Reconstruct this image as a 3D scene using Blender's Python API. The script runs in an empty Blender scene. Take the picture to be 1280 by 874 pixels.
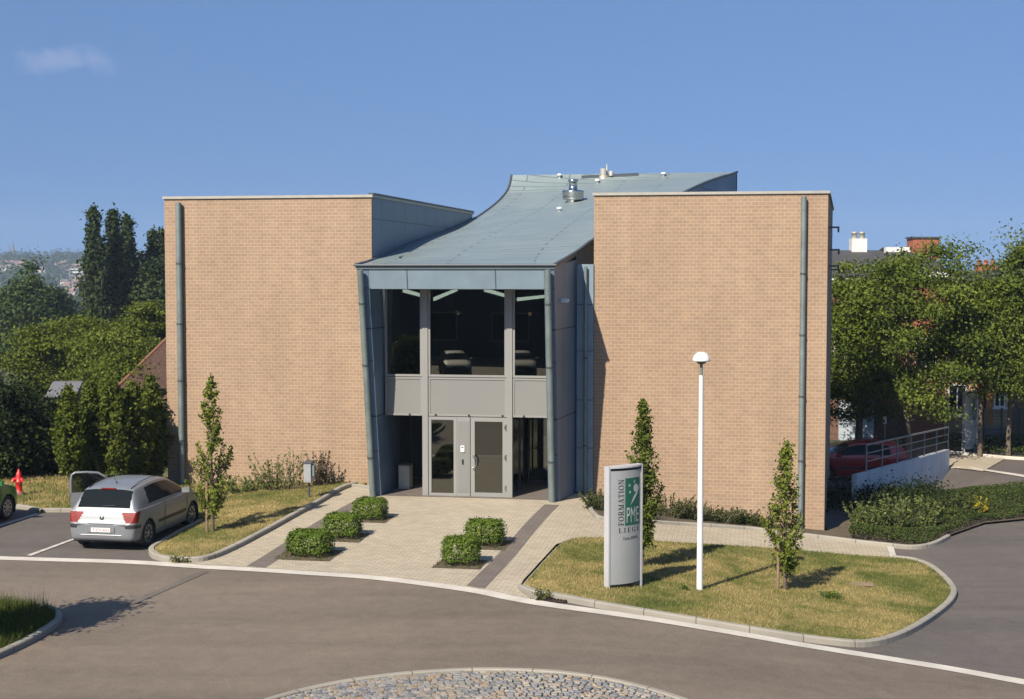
import bpy, bmesh, math, random
import numpy as np
from mathutils import Vector, Matrix
from mathutils.geometry import tessellate_polygon
R = math.radians
C = bpy.context.scene.collection
scene = bpy.context.scene

# ------------------------------------------------------------------ camera, sky, sun, exposure
F, CX, CY, HZ, EYE = 1750.0, 640.0, 437.0, 340.0, 6.45
PITCH = math.atan((CY - HZ) / F)
cam_d = bpy.data.cameras.new('camera'); cam = bpy.data.objects.new('camera', cam_d); C.objects.link(cam)
cam_d.sensor_width = 36; cam_d.lens = 36 * F / 1280; cam_d.clip_start = 0.1; cam_d.clip_end = 6000
cam.location = (0, 0, EYE); cam.rotation_euler = (R(90) - PITCH, 0, 0)
scene.camera = cam
SUN_EL, SUN_AZ = 41.0, 211.0            # azimuth clockwise from +Y
sd = Vector((math.sin(R(SUN_AZ)) * math.cos(R(SUN_EL)), math.cos(R(SUN_AZ)) * math.cos(R(SUN_EL)), math.sin(R(SUN_EL))))
world = bpy.data.worlds.new('World'); scene.world = world; world.use_nodes = True
wn, wl = world.node_tree.nodes, world.node_tree.links
bg = wn['Background']; bg.inputs[1].default_value = 0.071
sky = wn.new('ShaderNodeTexSky'); sky.sky_type = 'NISHITA'; sky.sun_disc = False
sky.sun_elevation = R(SUN_EL); sky.sun_rotation = R(SUN_AZ)
sky.altitude = 0; sky.air_density = 1.0; sky.dust_density = 0.2; sky.ozone_density = 4.0
# one faint cloud low in the sky at the left
wtc = wn.new('ShaderNodeTexCoord')
smp = wn.new('ShaderNodeMapping'); smp.inputs['Scale'].default_value = (1, 1, 0.48); smp.inputs['Location'].default_value = (0, 0, 0.34); wl.new(wtc.outputs['Generated'], smp.inputs[0])
wl.new(smp.outputs[0], sky.inputs[0])
tint = wn.new('ShaderNodeMixRGB'); tint.blend_type = 'MULTIPLY'; tint.inputs[0].default_value = 1; wl.new(sky.outputs[0], tint.inputs[1]); tint.inputs[2].default_value = (1.07, 1.16, 1.24, 1)
def wdir(u, v):
    cx, cy = (u - CX) / F, -(v - CY) / F
    return Vector((cx, math.cos(PITCH) + cy * math.sin(PITCH), cy * math.cos(PITCH) - math.sin(PITCH))).normalized()
cd = wdir(72, 75)
sub = wn.new('ShaderNodeVectorMath'); sub.operation = 'SUBTRACT'; wl.new(wtc.outputs['Generated'], sub.inputs[0]); sub.inputs[1].default_value = cd
scl = wn.new('ShaderNodeVectorMath'); scl.operation = 'MULTIPLY'; wl.new(sub.outputs[0], scl.inputs[0]); scl.inputs[1].default_value = (1/0.040, 1/0.040, 1/0.0100)
ln = wn.new('ShaderNodeVectorMath'); ln.operation = 'LENGTH'; wl.new(scl.outputs[0], ln.inputs[0])
nz = wn.new('ShaderNodeTexNoise'); nz.inputs['Scale'].default_value = 55; nz.inputs['Detail'].default_value = 5; wl.new(wtc.outputs['Generated'], nz.inputs['Vector'])
ad = wn.new('ShaderNodeMath'); ad.operation = 'MULTIPLY_ADD'; wl.new(nz.outputs[0], ad.inputs[0]); ad.inputs[1].default_value = 2.2; wl.new(ln.outputs['Value'], ad.inputs[2])
mr = wn.new('ShaderNodeMapRange'); mr.interpolation_type = 'SMOOTHSTEP'; wl.new(ad.outputs[0], mr.inputs[0])
mr.inputs[1].default_value = 2.25; mr.inputs[2].default_value = 1.2; mr.inputs[3].default_value = 0.0; mr.inputs[4].default_value = 0.22
mx = wn.new('ShaderNodeMixRGB'); wl.new(mr.outputs[0], mx.inputs[0]); wl.new(tint.outputs[0], mx.inputs[1]); mx.inputs[2].default_value = (5.2, 5.3, 6.4, 1)
wl.new(mx.outputs[0], bg.inputs[0])
sun_d = bpy.data.lights.new('sun', 'SUN'); sun = bpy.data.objects.new('sun', sun_d); C.objects.link(sun)
sun_d.energy = 5.0; sun_d.angle = R(0.53); sun_d.color = (1.0, 0.90, 0.76)
sun.rotation_euler = sd.to_track_quat('Z', 'Y').to_euler(); sun.location = (-30, -40, 60)
scene.view_settings.view_transform = 'Standard'; scene.view_settings.look = 'None'
scene.view_settings.exposure = 0.85; scene.view_settings.gamma = 1.0; scene.view_settings.use_curve_mapping = False

# ------------------------------------------------------------------ terrain and pixel helpers (used to measure the site)
def sm(a, b, x):
    t = min(1, max(0, (x - a) / (b - a))); return t * t * (3 - 2 * t)
def terrain(x, y):
    z = -0.85 * sm(0.5, 10, x)
    z += 0.16 * sm(30, 36.5, y) * (1 - sm(1.5, 4.5, x)) * sm(-9, -6, x)
    z -= 0.25 * sm(42, 60, y) * sm(4, 10, x)
    z -= 0.50 * sm(44.5, 49, y) * (1 - sm(57.5, 61, y)) * sm(8.5, 10.5, x) * (1 - sm(15.8, 17.6, x))
    if y > 55:
        s0 = 60 if x < 4 else 110
        z -= 42 * sm(s0, s0 + 500, y)
        z += (62 - 0.012 * (x + 560)) * sm(750, 1600, y) + 3 * math.sin(x * 0.011) * sm(1000, 1600, y)
    return z
def ray(u, v):
    cx, cy = (u - CX) / F, -(v - CY) / F
    return Vector((cx, math.cos(PITCH) + cy * math.sin(PITCH), cy * math.cos(PITCH) - math.sin(PITCH)))
def G(u, v, dz=0.0):
    d = ray(u, v); z = 0.0
    for _ in range(12):
        k = (z + dz - EYE) / d.z; x, y = d.x * k, d.y * k; z = terrain(x, y)
    return Vector((x, y, z + dz))
def at(u, v, Y):
    d = ray(u, v); k = Y / d.y
    return Vector((d.x * k, Y, EYE + d.z * k))
def px(*uv): return [G(u, v).xy for u, v in uv]

YAW = R(-9.65)
O = Vector((-10.39, 42.0))
E1 = Vector((math.cos(YAW), math.sin(YAW))); E2 = Vector((-math.sin(YAW), math.cos(YAW)))
def BW(s, t): return O + E1 * s + E2 * t          # building frame -> world xy
def WB(p):
    q = Vector((p[0], p[1])) - O; return Vector((q.dot(E1), q.dot(E2)))

# ------------------------------------------------------------------ object helpers
def setp(o, label=None, cat=None, group=None, kind=None):
    if label: o['label'] = label
    if cat: o['category'] = cat
    if group: o['group'] = group
    if kind: o['kind'] = kind
    return o
def thing(name, label, cat, loc=(0, 0, 0), rz=0, group=None, kind=None):
    o = bpy.data.objects.new(name, None); C.objects.link(o); o.empty_display_size = 0.2
    o.location = loc; o.rotation_euler = (0, 0, rz)
    return setp(o, label, cat, group, kind)
def kids(o): return [c for c in bpy.data.objects if c.parent == o]
def copy_tree(root, loc, rz, label=None, group=None, scale=None):
    def cp(o, par):
        c = o.copy(); C.objects.link(c); c.parent = par
        for ch in kids(o): cp(ch, c)
        return c
    r = cp(root, None); r.location = loc; r.rotation_euler = (0, 0, rz)
    if scale: r.scale = scale
    if label: r['label'] = label
    if group: r['group'] = group
    return r

SPLIT = {'bracket', 'panel_joint', 'foot', 'vent_cap', 'link_panel', 'inner_wall', 'glow_strip', 'chimney_pot', 'flue', 'edge_trim', 'emblem', 'pane', 'side_window', 'door_gap', 'shadow_gap', 'floor'}
class MB:
    def __init__(self): self.v = []; self.f = []; self.uv = []; self.sm = []; self.mi = []
    def face(self, pts, uv=None, smooth=False, m=0):
        b = len(self.v); self.v += [tuple(p) for p in pts]; self.f.append(tuple(range(b, b + len(pts))))
        self.uv.append(uv or [(0, 0)] * len(pts)); self.sm.append(smooth); self.mi.append(m)
    def mesh(self, V, Fs, smooth=True, uv=None, m=0):
        b = len(self.v); self.v += [tuple(p) for p in V]
        for f in Fs:
            self.f.append(tuple(b + i for i in f)); self.uv.append([uv[i] for i in f] if uv else [(0, 0)] * len(f)); self.sm.append(smooth); self.mi.append(m)
    def hexa(self, p, m=0):                         # 8 points: bottom ring 0-3 (ccw from above), top ring 4-7
        q = [(3, 2, 1, 0), (4, 5, 6, 7), (0, 1, 5, 4), (1, 2, 6, 5), (2, 3, 7, 6), (3, 0, 4, 7)]
        for f in q:
            P = [Vector(p[i]) for i in f]
            e = (P[1] - P[0]); n = e.cross(P[2] - P[0])
            if abs(n.normalized().z) > 0.8 if n.length else True:
                uv = [(a.x, a.y) for a in P]
            else:
                h = Vector((n.y, -n.x, 0)).normalized() * -1
                uv = [(a.dot(h), a.z) for a in P]
            self.face(P, uv, m=m)
    def box(self, x0, x1, y0, y1, z0, z1, m=0):
        self.hexa([(x0, y0, z0), (x1, y0, z0), (x1, y1, z0), (x0, y1, z0), (x0, y0, z1), (x1, y0, z1), (x1, y1, z1), (x0, y1, z1)], m)
    def tube(self, pts, rad, n=8, cap=True, m=0):
        P = [Vector(p) for p in pts]
        if not hasattr(rad, '__len__'): rad = [rad] * len(P)
        V, Fs = [], []; up = None
        for i, p in enumerate(P):
            d = (P[min(i + 1, len(P) - 1)] - P[max(i - 1, 0)]).normalized()
            a = Vector((0, 0, 1)) if abs(d.z) < 0.9 else Vector((1, 0, 0))
            e1 = d.cross(a).normalized() if up is None else (up - d * up.dot(d)).normalized()
            up = e1; e2 = d.cross(e1)
            for k in range(n):
                t = 2 * math.pi * k / n; V.append(p + (e1 * math.cos(t) + e2 * math.sin(t)) * rad[i])
        for i in range(len(P) - 1):
            for k in range(n):
                a, b = i * n + k, i * n + (k + 1) % n; Fs.append((a, b, b + n, a + n))
        self.mesh(V, Fs, True, m=m)
        if cap:
            self.face([V[k] for k in range(n)][::-1], m=m); self.face([V[(len(P) - 1) * n + k] for k in range(n)], m=m)
    def lathe(self, prof, c=(0, 0, 0), n=24, axis='z', m=0, smooth=True):
        V, Fs = [], []
        for r, h in prof:
            for k in range(n):
                t = 2 * math.pi * k / n; a, b = r * math.cos(t), r * math.sin(t)
                V.append({'z': (c[0] + a, c[1] + b, c[2] + h), 'y': (c[0] + a, c[1] + h, c[2] + b), 'x': (c[0] + h, c[1] + a, c[2] + b)}[axis])
        for i in range(len(prof) - 1):
            for k in range(n):
                a, b = i * n + k, i * n + (k + 1) % n
                Fs.append((a, b, b + n, a + n) if axis != 'y' else (b, a, a + n, b + n))
        self.mesh(V, Fs, smooth, m=m)
    def prism(self, poly, z0, z1, m=0):
        n = len(poly); self.face([(x, y, z1) for x, y in poly], [(x, y) for x, y in poly], m=m); self.face([(x, y, z0) for x, y in poly][::-1], m=m)
        d = 0
        for i in range(n):
            a, b = poly[i], poly[(i + 1) % n]; L = math.hypot(b[0] - a[0], b[1] - a[1])
            self.face([(a[0], a[1], z0), (b[0], b[1], z0), (b[0], b[1], z1), (a[0], a[1], z1)], [(d, z0), (d + L, z0), (d + L, z1), (d, z1)], m=m); d += L
    def build(self, name, mats, parent=None, loc=None, rz=None):
        if name in SPLIT:
            key = [tuple(round(c, 4) for c in p) for p in self.v]; par = {}
            def find(a):
                while par.setdefault(a, a) != a: par[a] = par[par[a]]; a = par[a]
                return a
            for f in self.f:
                for i in f[1:]: par[find(key[i])] = find(key[f[0]])
            groups = {}
            for n_, f in enumerate(self.f): groups.setdefault(find(key[f[0]]), []).append(n_)
            if len(groups) > 1:
                first = None
                for g in groups.values():
                    m_ = MB(); mp_ = {}
                    for n_ in g:
                        for i in self.f[n_]:
                            if i not in mp_: mp_[i] = len(m_.v); m_.v.append(self.v[i])
                        m_.f.append(tuple(mp_[i] for i in self.f[n_])); m_.uv.append(self.uv[n_]); m_.sm.append(self.sm[n_]); m_.mi.append(self.mi[n_])
                    o_ = m_._build(name, mats, parent, loc, rz); first = first or o_
                return first
        return self._build(name, mats, parent, loc, rz)
    def _build(self, name, mats, parent=None, loc=None, rz=None):
        me = bpy.data.meshes.new(name); me.from_pydata(self.v, [], self.f)
        ul = me.uv_layers.new(name='UVMap')
        flat = [c for u in self.uv for p in u for c in p]
        if len(flat) == 2 * len(me.loops): ul.data.foreach_set('uv', flat)
        me.polygons.foreach_set('use_smooth', self.sm); me.polygons.foreach_set('material_index', self.mi)
        for mt in (mats if isinstance(mats, (list, tuple)) else [mats]): me.materials.append(mt)
        me.update()
        o = bpy.data.objects.new(name, me); C.objects.link(o)
        if parent: o.parent = parent
        if loc is not None: o.location = loc
        if rz is not None: o.rotation_euler = (0, 0, rz)
        return o
def bevel(o, w=0.01, seg=2):
    b = o.modifiers.new('bevel', 'BEVEL'); b.width = w; b.segments = seg; b.limit_method = 'ANGLE'; return o

# ------------------------------------------------------------------ materials
AK = 0.77                                # photo exposure leaves room for real-world albedos
def dk(stops, k=None): return [(p, tuple(x * (k or AK) for x in c)) for p, c in stops]
def new_mat(name):
    m = bpy.data.materials.new(name); m.use_nodes = True; nt = m.node_tree
    return m, nt.nodes, nt.links, nt.nodes['Principled BSDF']
def ramp(N, stops):
    r = N.new('ShaderNodeValToRGB'); e = r.color_ramp.elements
    while len(e) < len(stops): e.new(0.5)
    for k, (p, c) in enumerate(stops): e[k].position = p; e[k].color = (*c, 1)
    return r
def noise(N, L, coord, scale, detail=4, rough=0.6, dist=0):
    n = N.new('ShaderNodeTexNoise'); n.inputs['Scale'].default_value = scale; n.inputs['Detail'].default_value = detail
    n.inputs['Roughness'].default_value = rough; n.inputs['Distortion'].default_value = dist
    if coord is not None: L.new(coord, n.inputs['Vector'])
    return n
def bump(N, L, h, st, dist, b):
    bp = N.new('ShaderNodeBump'); bp.inputs['Strength'].default_value = st; bp.inputs['Distance'].default_value = dist
    L.new(h, bp.inputs['Height']); L.new(bp.outputs[0], b.inputs['Normal']); return bp
def mixc(N, L, fac, a, b, mode='MIX'):
    m = N.new('ShaderNodeMixRGB'); m.blend_type = mode
    for i, s in ((0, fac), (1, a), (2, b)):
        if hasattr(s, 'links') or hasattr(s, 'is_linked'): L.new(s, m.inputs[i])
        elif i == 0: m.inputs[0].default_value = s
        else: m.inputs[i].default_value = (*s, 1)
    return m.outputs[0]
def simple(name, col, rough=0.5, metal=0.0, var=0.12, scale=3.0, bumpst=0.0, bscale=60, spec=0.5, coat=0):
    m, N, L, b = new_mat(name); tc = N.new('ShaderNodeTexCoord')
    n = noise(N, L, tc.outputs['Object'], scale, 6, 0.65)
    col = tuple(x * AK for x in col); c0 = tuple(x * (1 - var) for x in col); c1 = tuple(min(1, x * (1 + var)) for x in col)
    r = ramp(N, [(0.3, c0), (0.7, c1)]); L.new(n.outputs[0], r.inputs[0]); L.new(r.outputs[0], b.inputs['Base Color'])
    b.inputs['Roughness'].default_value = rough; b.inputs['Metallic'].default_value = metal; b.inputs['Specular IOR Level'].default_value = spec
    if coat: b.inputs['Coat Weight'].default_value = coat; b.inputs['Coat Roughness'].default_value = 0.04
    if bumpst:
        n2 = noise(N, L, tc.outputs['Object'], bscale, 4); bump(N, L, n2.outputs[0], bumpst, 0.01, b)
    return m

def brick_mat():
    m, N, L, b = new_mat('buff_brick'); uv = N.new('ShaderNodeUVMap'); tc = N.new('ShaderNodeTexCoord')
    def bt(sh):
        t = N.new('ShaderNodeTexBrick'); t.offset = 0.5; t.inputs['Scale'].default_value = 1; t.inputs['Brick Width'].default_value = 0.2
        t.inputs['Row Height'].default_value = 0.1; t.inputs['Mortar Size'].default_value = 0.0075; t.inputs['Mortar Smooth'].default_value = 0.2
        L.new(uv.outputs[0], t.inputs['Vector']); return t
    t = bt(0)
    n0 = noise(N, L, uv.outputs[0], 0.35, 5, 0.6); r0 = ramp(N, dk([(0.3, (0.325, 0.226, 0.146)), (0.72, (0.368, 0.260, 0.172))])); L.new(n0.outputs[0], r0.inputs[0])
    t.inputs['Color1'].default_value = (0.91, 0.895, 0.89, 1); t.inputs['Color2'].default_value = (1.02, 1.015, 1.01, 1); t.inputs['Bias'].default_value = 0.0
    t.inputs['Mortar'].default_value = (1.36, 1.42, 1.46, 1)
    base = mixc(N, L, 1.0, r0.outputs[0], t.outputs['Color'], 'MULTIPLY')
    # weathering streaks and rain marks, a faint lift near the foot
    mp = N.new('ShaderNodeMapping'); mp.inputs['Scale'].default_value = (0.9, 0.07, 1); L.new(uv.outputs[0], mp.inputs[0])
    n1 = noise(N, L, mp.outputs[0], 1.4, 6, 0.6); r1 = ramp(N, [(0.33, (0.90, 0.89, 0.89)), (0.66, (1.04, 1.04, 1.03))]); L.new(n1.outputs[0], r1.inputs[0])
    base = mixc(N, L, 1.0, base, r1.outputs[0], 'MULTIPLY')
    mp2 = N.new('ShaderNodeMapping'); mp2.inputs['Scale'].default_value = (5, 10, 1); L.new(uv.outputs[0], mp2.inputs[0])
    n2 = noise(N, L, mp2.outputs[0], 0.5, 2, 0.5); r2 = ramp(N, [(0.3, (0.93, 0.93, 0.95)), (0.7, (1.05, 1.04, 1.03))]); L.new(n2.outputs[0], r2.inputs[0])
    base = mixc(N, L, 1.0, base, r2.outputs[0], 'MULTIPLY')
    L.new(base, b.inputs['Base Color']); b.inputs['Roughness'].default_value = 0.85
    inv = N.new('ShaderNodeMath'); inv.operation = 'SUBTRACT'; inv.inputs[0].default_value = 1; L.new(t.outputs['Fac'], inv.inputs[1])
    bump(N, L, inv.outputs[0], 0.25, 0.006, b); return m
def zinc_mat(name, col, w, h, rough=0.45, line=0.35, off=0.37, mort=0.008, var=0.08, metal=0.25):
    m, N, L, b = new_mat(name); uv = N.new('ShaderNodeUVMap'); tc = N.new('ShaderNodeTexCoord')
    t = N.new('ShaderNodeTexBrick'); t.offset = off; t.inputs['Scale'].default_value = 1; t.inputs['Brick Width'].default_value = w
    t.inputs['Row Height'].default_value = h; t.inputs['Mortar Size'].default_value = mort; t.inputs['Mortar Smooth'].default_value = 0.1
    t.inputs['Color1'].default_value = (0.93, 0.94, 0.95, 1); t.inputs['Color2'].default_value = (1.04, 1.04, 1.03, 1); t.inputs['Mortar'].default_value = (line, line, line, 1)
    L.new(uv.outputs[0], t.inputs['Vector'])
    n = noise(N, L, tc.outputs['Object'], 0.7, 6, 0.65); r = ramp(N, dk([(0.3, tuple(c * (1 - var) for c in col)), (0.7, tuple(c * (1 + var) for c in col))])); L.new(n.outputs[0], r.inputs[0])
    L.new(mixc(N, L, 1, r.outputs[0], t.outputs['Color'], 'MULTIPLY'), b.inputs['Base Color'])
    b.inputs['Metallic'].default_value = metal
    rr = N.new('ShaderNodeMapRange'); rr.inputs[3].default_value = rough - 0.08; rr.inputs[4].default_value = rough + 0.12; L.new(n.outputs[0], rr.inputs[0]); L.new(rr.outputs[0], b.inputs['Roughness'])
    return m
def asphalt_mat(name, c0, c1):
    m, N, L, b = new_mat(name); g = N.new('ShaderNodeNewGeometry')
    n = noise(N, L, g.outputs['Position'], 0.22, 6, 0.6, 0.6); r = ramp(N, dk([(0.3, c0), (0.7, c1)])); L.new(n.outputs[0], r.inputs[0])
    n2 = noise(N, L, g.outputs['Position'], 30, 4, 0.85); r2 = ramp(N, [(0.25, (0.62, 0.62, 0.62)), (0.75, (1.36, 1.36, 1.36))]); L.new(n2.outputs[0], r2.inputs[0])
    c = mixc(N, L, 1, r.outputs[0], r2.outputs[0], 'MULTIPLY')
    n5 = noise(N, L, g.outputs['Position'], 2.6, 5, 0.7, 0.8); r5 = ramp(N, [(0.32, (0.88, 0.88, 0.88)), (0.68, (1.10, 1.10, 1.09))]); L.new(n5.outputs[0], r5.inputs[0])
    c = mixc(N, L, 1, c, r5.outputs[0], 'MULTIPLY')
    # tyre-polished arcs and old oil spots
    mp = N.new('ShaderNodeMapping'); mp.inputs['Scale'].default_value = (0.10, 0.9, 1); mp.inputs['Rotation'].default_value = (0, 0, R(8)); L.new(g.outputs['Position'], mp.inputs[0])
    n3 = noise(N, L, mp.outputs[0], 0.8, 5, 0.6, 0.3); r3 = ramp(N, [(0.35, (0.86, 0.86, 0.87)), (0.62, (1.06, 1.05, 1.04))]); L.new(n3.outputs[0], r3.inputs[0])
    c = mixc(N, L, 1, c, r3.outputs[0], 'MULTIPLY')
    v = N.new('ShaderNodeTexVoronoi'); v.inputs['Scale'].default_value = 0.8; L.new(g.outputs['Position'], v.inputs['Vector'])
    r4 = ramp(N, [(0.0, (1.5, 1.5, 1.45)), (0.018, (1.0, 1.0, 1.0))]); L.new(v.outputs['Distance'], r4.inputs[0])
    c = mixc(N, L, 0.8, c, r4.outputs[0], 'MULTIPLY')
    L.new(c, b.inputs['Base Color']); b.inputs['Roughness'].default_value = 0.8; b.inputs['Specular IOR Level'].default_value = 0.35
    bump(N, L, n2.outputs[0], 0.35, 0.01, b); return m
def paver_mat(name, c0, c1, w=0.22, h=0.11, rot=0.0):
    m, N, L, b = new_mat(name); uv = N.new('ShaderNodeUVMap'); mp = N.new('ShaderNodeMapping'); mp.inputs['Rotation'].default_value = (0, 0, rot); L.new(uv.outputs[0], mp.inputs[0])
    t = N.new('ShaderNodeTexBrick'); t.offset = 0.5; t.inputs['Scale'].default_value = 1; t.inputs['Brick Width'].default_value = w; t.inputs['Row Height'].default_value = h
    t.inputs['Mortar Size'].default_value = 0.008; t.inputs['Mortar Smooth'].default_value = 0.3
    t.inputs['Color1'].default_value = (0.86, 0.86, 0.86, 1); t.inputs['Color2'].default_value = (1.07, 1.06, 1.05, 1); t.inputs['Mortar'].default_value = (0.50, 0.48, 0.45, 1)
    L.new(mp.outputs[0], t.inputs['Vector'])
    n = noise(N, L, uv.outputs[0], 0.5, 6, 0.65); r = ramp(N, dk([(0.3, c0), (0.7, c1)])); L.new(n.outputs[0], r.inputs[0])
    L.new(mixc(N, L, 1, r.outputs[0], t.outputs['Color'], 'MULTIPLY'), b.inputs['Base Color']); b.inputs['Roughness'].default_value = 0.85
    bump(N, L, t.outputs['Fac'], -0.3, 0.004, b); return m
def lawn_nodes(N, L):
    g = N.new('ShaderNodeNewGeometry'); p = g.outputs['Position']
    n = noise(N, L, p, 0.55, 5, 0.62, 0.4); n2 = noise(N, L, p, 5, 4, 0.7)
    a = N.new('ShaderNodeMath'); a.operation = 'MULTIPLY_ADD'; L.new(n2.outputs[0], a.inputs[0]); a.inputs[1].default_value = 0.38; L.new(n.outputs[0], a.inputs[2])
    r = ramp(N, dk([(0.47, (0.080, 0.105, 0.022)), (0.60, (0.150, 0.158, 0.042)), (0.71, (0.265, 0.225, 0.085)), (0.88, (0.375, 0.295, 0.125))], 0.80)); L.new(a.outputs[0], r.inputs[0])
    return r.outputs[0]
def lawn_mat(name, blades=False):
    m, N, L, b = new_mat(name); c = lawn_nodes(N, L)
    if blades:
        at_ = N.new('ShaderNodeAttribute'); at_.attribute_name = 'tint'; r = ramp(N, [(0, (0.55, 0.66, 0.5)), (0.6, (1.0, 1.0, 1.0)), (1, (1.5, 1.38, 1.4))]); L.new(at_.outputs['Fac'], r.inputs[0])
        c = mixc(N, L, 1, c, r.outputs[0], 'MULTIPLY')
    else:
        c = mixc(N, L, 1, c, (0.85, 0.82, 0.8), 'MULTIPLY')
    L.new(c, b.inputs['Base Color']); b.inputs['Roughness'].default_value = 0.8; b.inputs['Specular IOR Level'].default_value = 0.2; return m
def leaf_mat(name, dark, mid, light, trans=0.3):
    m, N, L, b = new_mat(name); a = N.new('ShaderNodeAttribute'); a.attribute_name = 'tint'
    r = ramp(N, dk([(0.0, dark), (0.5, mid), (1.0, light)], 0.86)); L.new(a.outputs['Fac'], r.inputs[0])
    L.new(r.outputs[0], b.inputs['Base Color']); b.inputs['Roughness'].default_value = 0.6; b.inputs['Specular IOR Level'].default_value = 0.12
    t = N.new('ShaderNodeBsdfTranslucent'); L.new(mixc(N, L, 1, r.outputs[0], (1.3, 1.35, 0.6), 'MULTIPLY'), t.inputs[0])
    mx = N.new('ShaderNodeMixShader'); mx.inputs[0].default_value = trans; L.new(b.outputs[0], mx.inputs[1]); L.new(t.outputs[0], mx.inputs[2])
    L.new(mx.outputs[0], N['Material Output'].inputs['Surface']); return m
def glass_mat(name, tint, refl=0.10, rcol=(0.9, 0.95, 1.0)):
    m, N, L, b = new_mat(name); N.remove(b)
    tr = N.new('ShaderNodeBsdfTransparent'); tr.inputs[0].default_value = (*tint, 1)
    gl = N.new('ShaderNodeBsdfGlossy'); gl.inputs['Roughness'].default_value = 0.0; gl.inputs['Color'].default_value = (*rcol, 1)
    fr = N.new('ShaderNodeFresnel'); fr.inputs[0].default_value = 1.45
    ad = N.new('ShaderNodeMath'); ad.operation = 'ADD'; ad.use_clamp = True; L.new(fr.outputs[0], ad.inputs[0]); ad.inputs[1].default_value = refl
    mx = N.new('ShaderNodeMixShader'); L.new(ad.outputs[0], mx.inputs[0]); L.new(tr.outputs[0], mx.inputs[1]); L.new(gl.outputs[0], mx.inputs[2])
    L.new(mx.outputs[0], N['Material Output'].inputs['Surface']); return m
def emit_mat(name, col, st):
    m, N, L, b = new_mat(name); b.inputs['Base Color'].default_value = (*col, 1); b.inputs['Emission Color'].default_value = (*col, 1); b.inputs['Emission Strength'].default_value = st; return m

M = {}
M['brick'] = brick_mat()
M['zinc_roof'] = zinc_mat('zinc_roof', (0.275, 0.335, 0.335), 4.2, 0.42, 0.42, 0.52, 0.43, 0.028)
M['zinc'] = zinc_mat('zinc_panel', (0.145, 0.215, 0.295), 3.0, 2.45, 0.45, 0.25, 0.0, 0.022)
M['zinc_side'] = zinc_mat('zinc_side', (0.165, 0.235, 0.305), 1.25, 8.0, 0.45, 0.55, 0.0, 0.025)
M['zinc_plain'] = simple('zinc_plain', (0.235, 0.315, 0.375), 0.45, 0.25, 0.10, 1.5)
M['zinc_dark'] = simple('zinc_dark', (0.085, 0.10, 0.115), 0.5, 0.3)
M['coping'] = simple('coping_metal', (0.42, 0.40, 0.34), 0.5, 0.3, 0.1)
M['pipe'] = simple('weathered_zinc_pipe', (0.20, 0.245, 0.235), 0.5, 0.3, 0.22, 2.2)
M['alu'] = simple('grey_aluminium_frame', (0.275, 0.275, 0.26), 0.5, 0.1, 0.04, 1.0)
M['alu_panel'] = simple('grey_spandrel', (0.225, 0.227, 0.212), 0.5, 0.1, 0.04, 0.8)
M['glass'] = glass_mat('tinted_glass', (0.22, 0.25, 0.24), 0.085, (0.97, 0.97, 0.84))
M['door_glass'] = glass_mat('door_glass', (0.16, 0.19, 0.18), 0.0)
M['black'] = simple('black', (0.012, 0.012, 0.013), 0.6)
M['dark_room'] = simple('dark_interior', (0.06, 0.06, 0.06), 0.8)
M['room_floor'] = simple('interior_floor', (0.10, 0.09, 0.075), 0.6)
M['asphalt'] = asphalt_mat('asphalt', (0.162, 0.131, 0.100), (0.195, 0.159, 0.123))
M['asphalt_dark'] = asphalt_mat('asphalt_dark', (0.112, 0.098, 0.088), (0.138, 0.120, 0.105))
M['asphalt_strip'] = asphalt_mat('asphalt_strip', (0.138, 0.120, 0.102), (0.152, 0.132, 0.112))
M['paver'] = paver_mat('beige_pavers', (0.412, 0.356, 0.264), (0.476, 0.416, 0.312))
M['paver_dark'] = paver_mat('dark_pavers', (0.150, 0.127, 0.108), (0.185, 0.155, 0.132))
M['concrete'] = simple('gutter_concrete', (0.56, 0.52, 0.45), 0.8, 0, 0.16, 1.6, 0.3)
M['kerb'] = zinc_mat('kerb_stones', (0.315, 0.29, 0.24), 1.0, 50.0, 0.85, 0.40, 0.0, 0.012, 0.16, 0.0)
M['wall_white'] = simple('pale_concrete', (0.62, 0.64, 0.66), 0.8, 0, 0.12, 1.4, 0.2)
M['soil'] = simple('soil', (0.10, 0.075, 0.045), 0.95, 0, 0.35, 6, 0.8)
M['earth'] = simple('rough_ground', (0.075, 0.085, 0.035), 0.95, 0, 0.4, 0.3, 0.6, 8)
M['lawn'] = lawn_mat('lawn'); M['blade'] = lawn_mat('lawn_blades', True)
M['white_paint'] = simple('white_paint', (0.80, 0.80, 0.78), 0.35, 0, 0.03, 2)
M['road_paint'] = simple('worn_road_paint', (0.52, 0.48, 0.42), 0.8, 0, 0.25, 5)
M['steel'] = simple('stainless_steel', (0.62, 0.62, 0.60), 0.22, 1.0, 0.05)
M['bark'] = simple('bark', (0.135, 0.105, 0.075), 0.9, 0, 0.35, 9, 0.8, 30)
M['stake'] = simple('wooden_stake', (0.23, 0.16, 0.10), 0.9, 0, 0.3, 8)
M['rust'] = simple('rusty_iron', (0.055, 0.030, 0.020), 0.8, 0.3, 0.4, 14, 0.4)
M['leaf_young'] = leaf_mat('leaf_young', (0.070, 0.100, 0.012), (0.145, 0.180, 0.024), (0.26, 0.28, 0.050), 0.34)
M['leaf_horn'] = leaf_mat('leaf_hornbeam', (0.034, 0.054, 0.007), (0.082, 0.110, 0.014), (0.165, 0.190, 0.028), 0.3)
M['leaf_box'] = leaf_mat('leaf_box', (0.045, 0.080, 0.012), (0.095, 0.150, 0.018), (0.170, 0.225, 0.032), 0.22)
M['leaf_street'] = leaf_mat('leaf_street', (0.044, 0.070, 0.010), (0.092, 0.130, 0.018), (0.178, 0.210, 0.033), 0.28)
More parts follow.
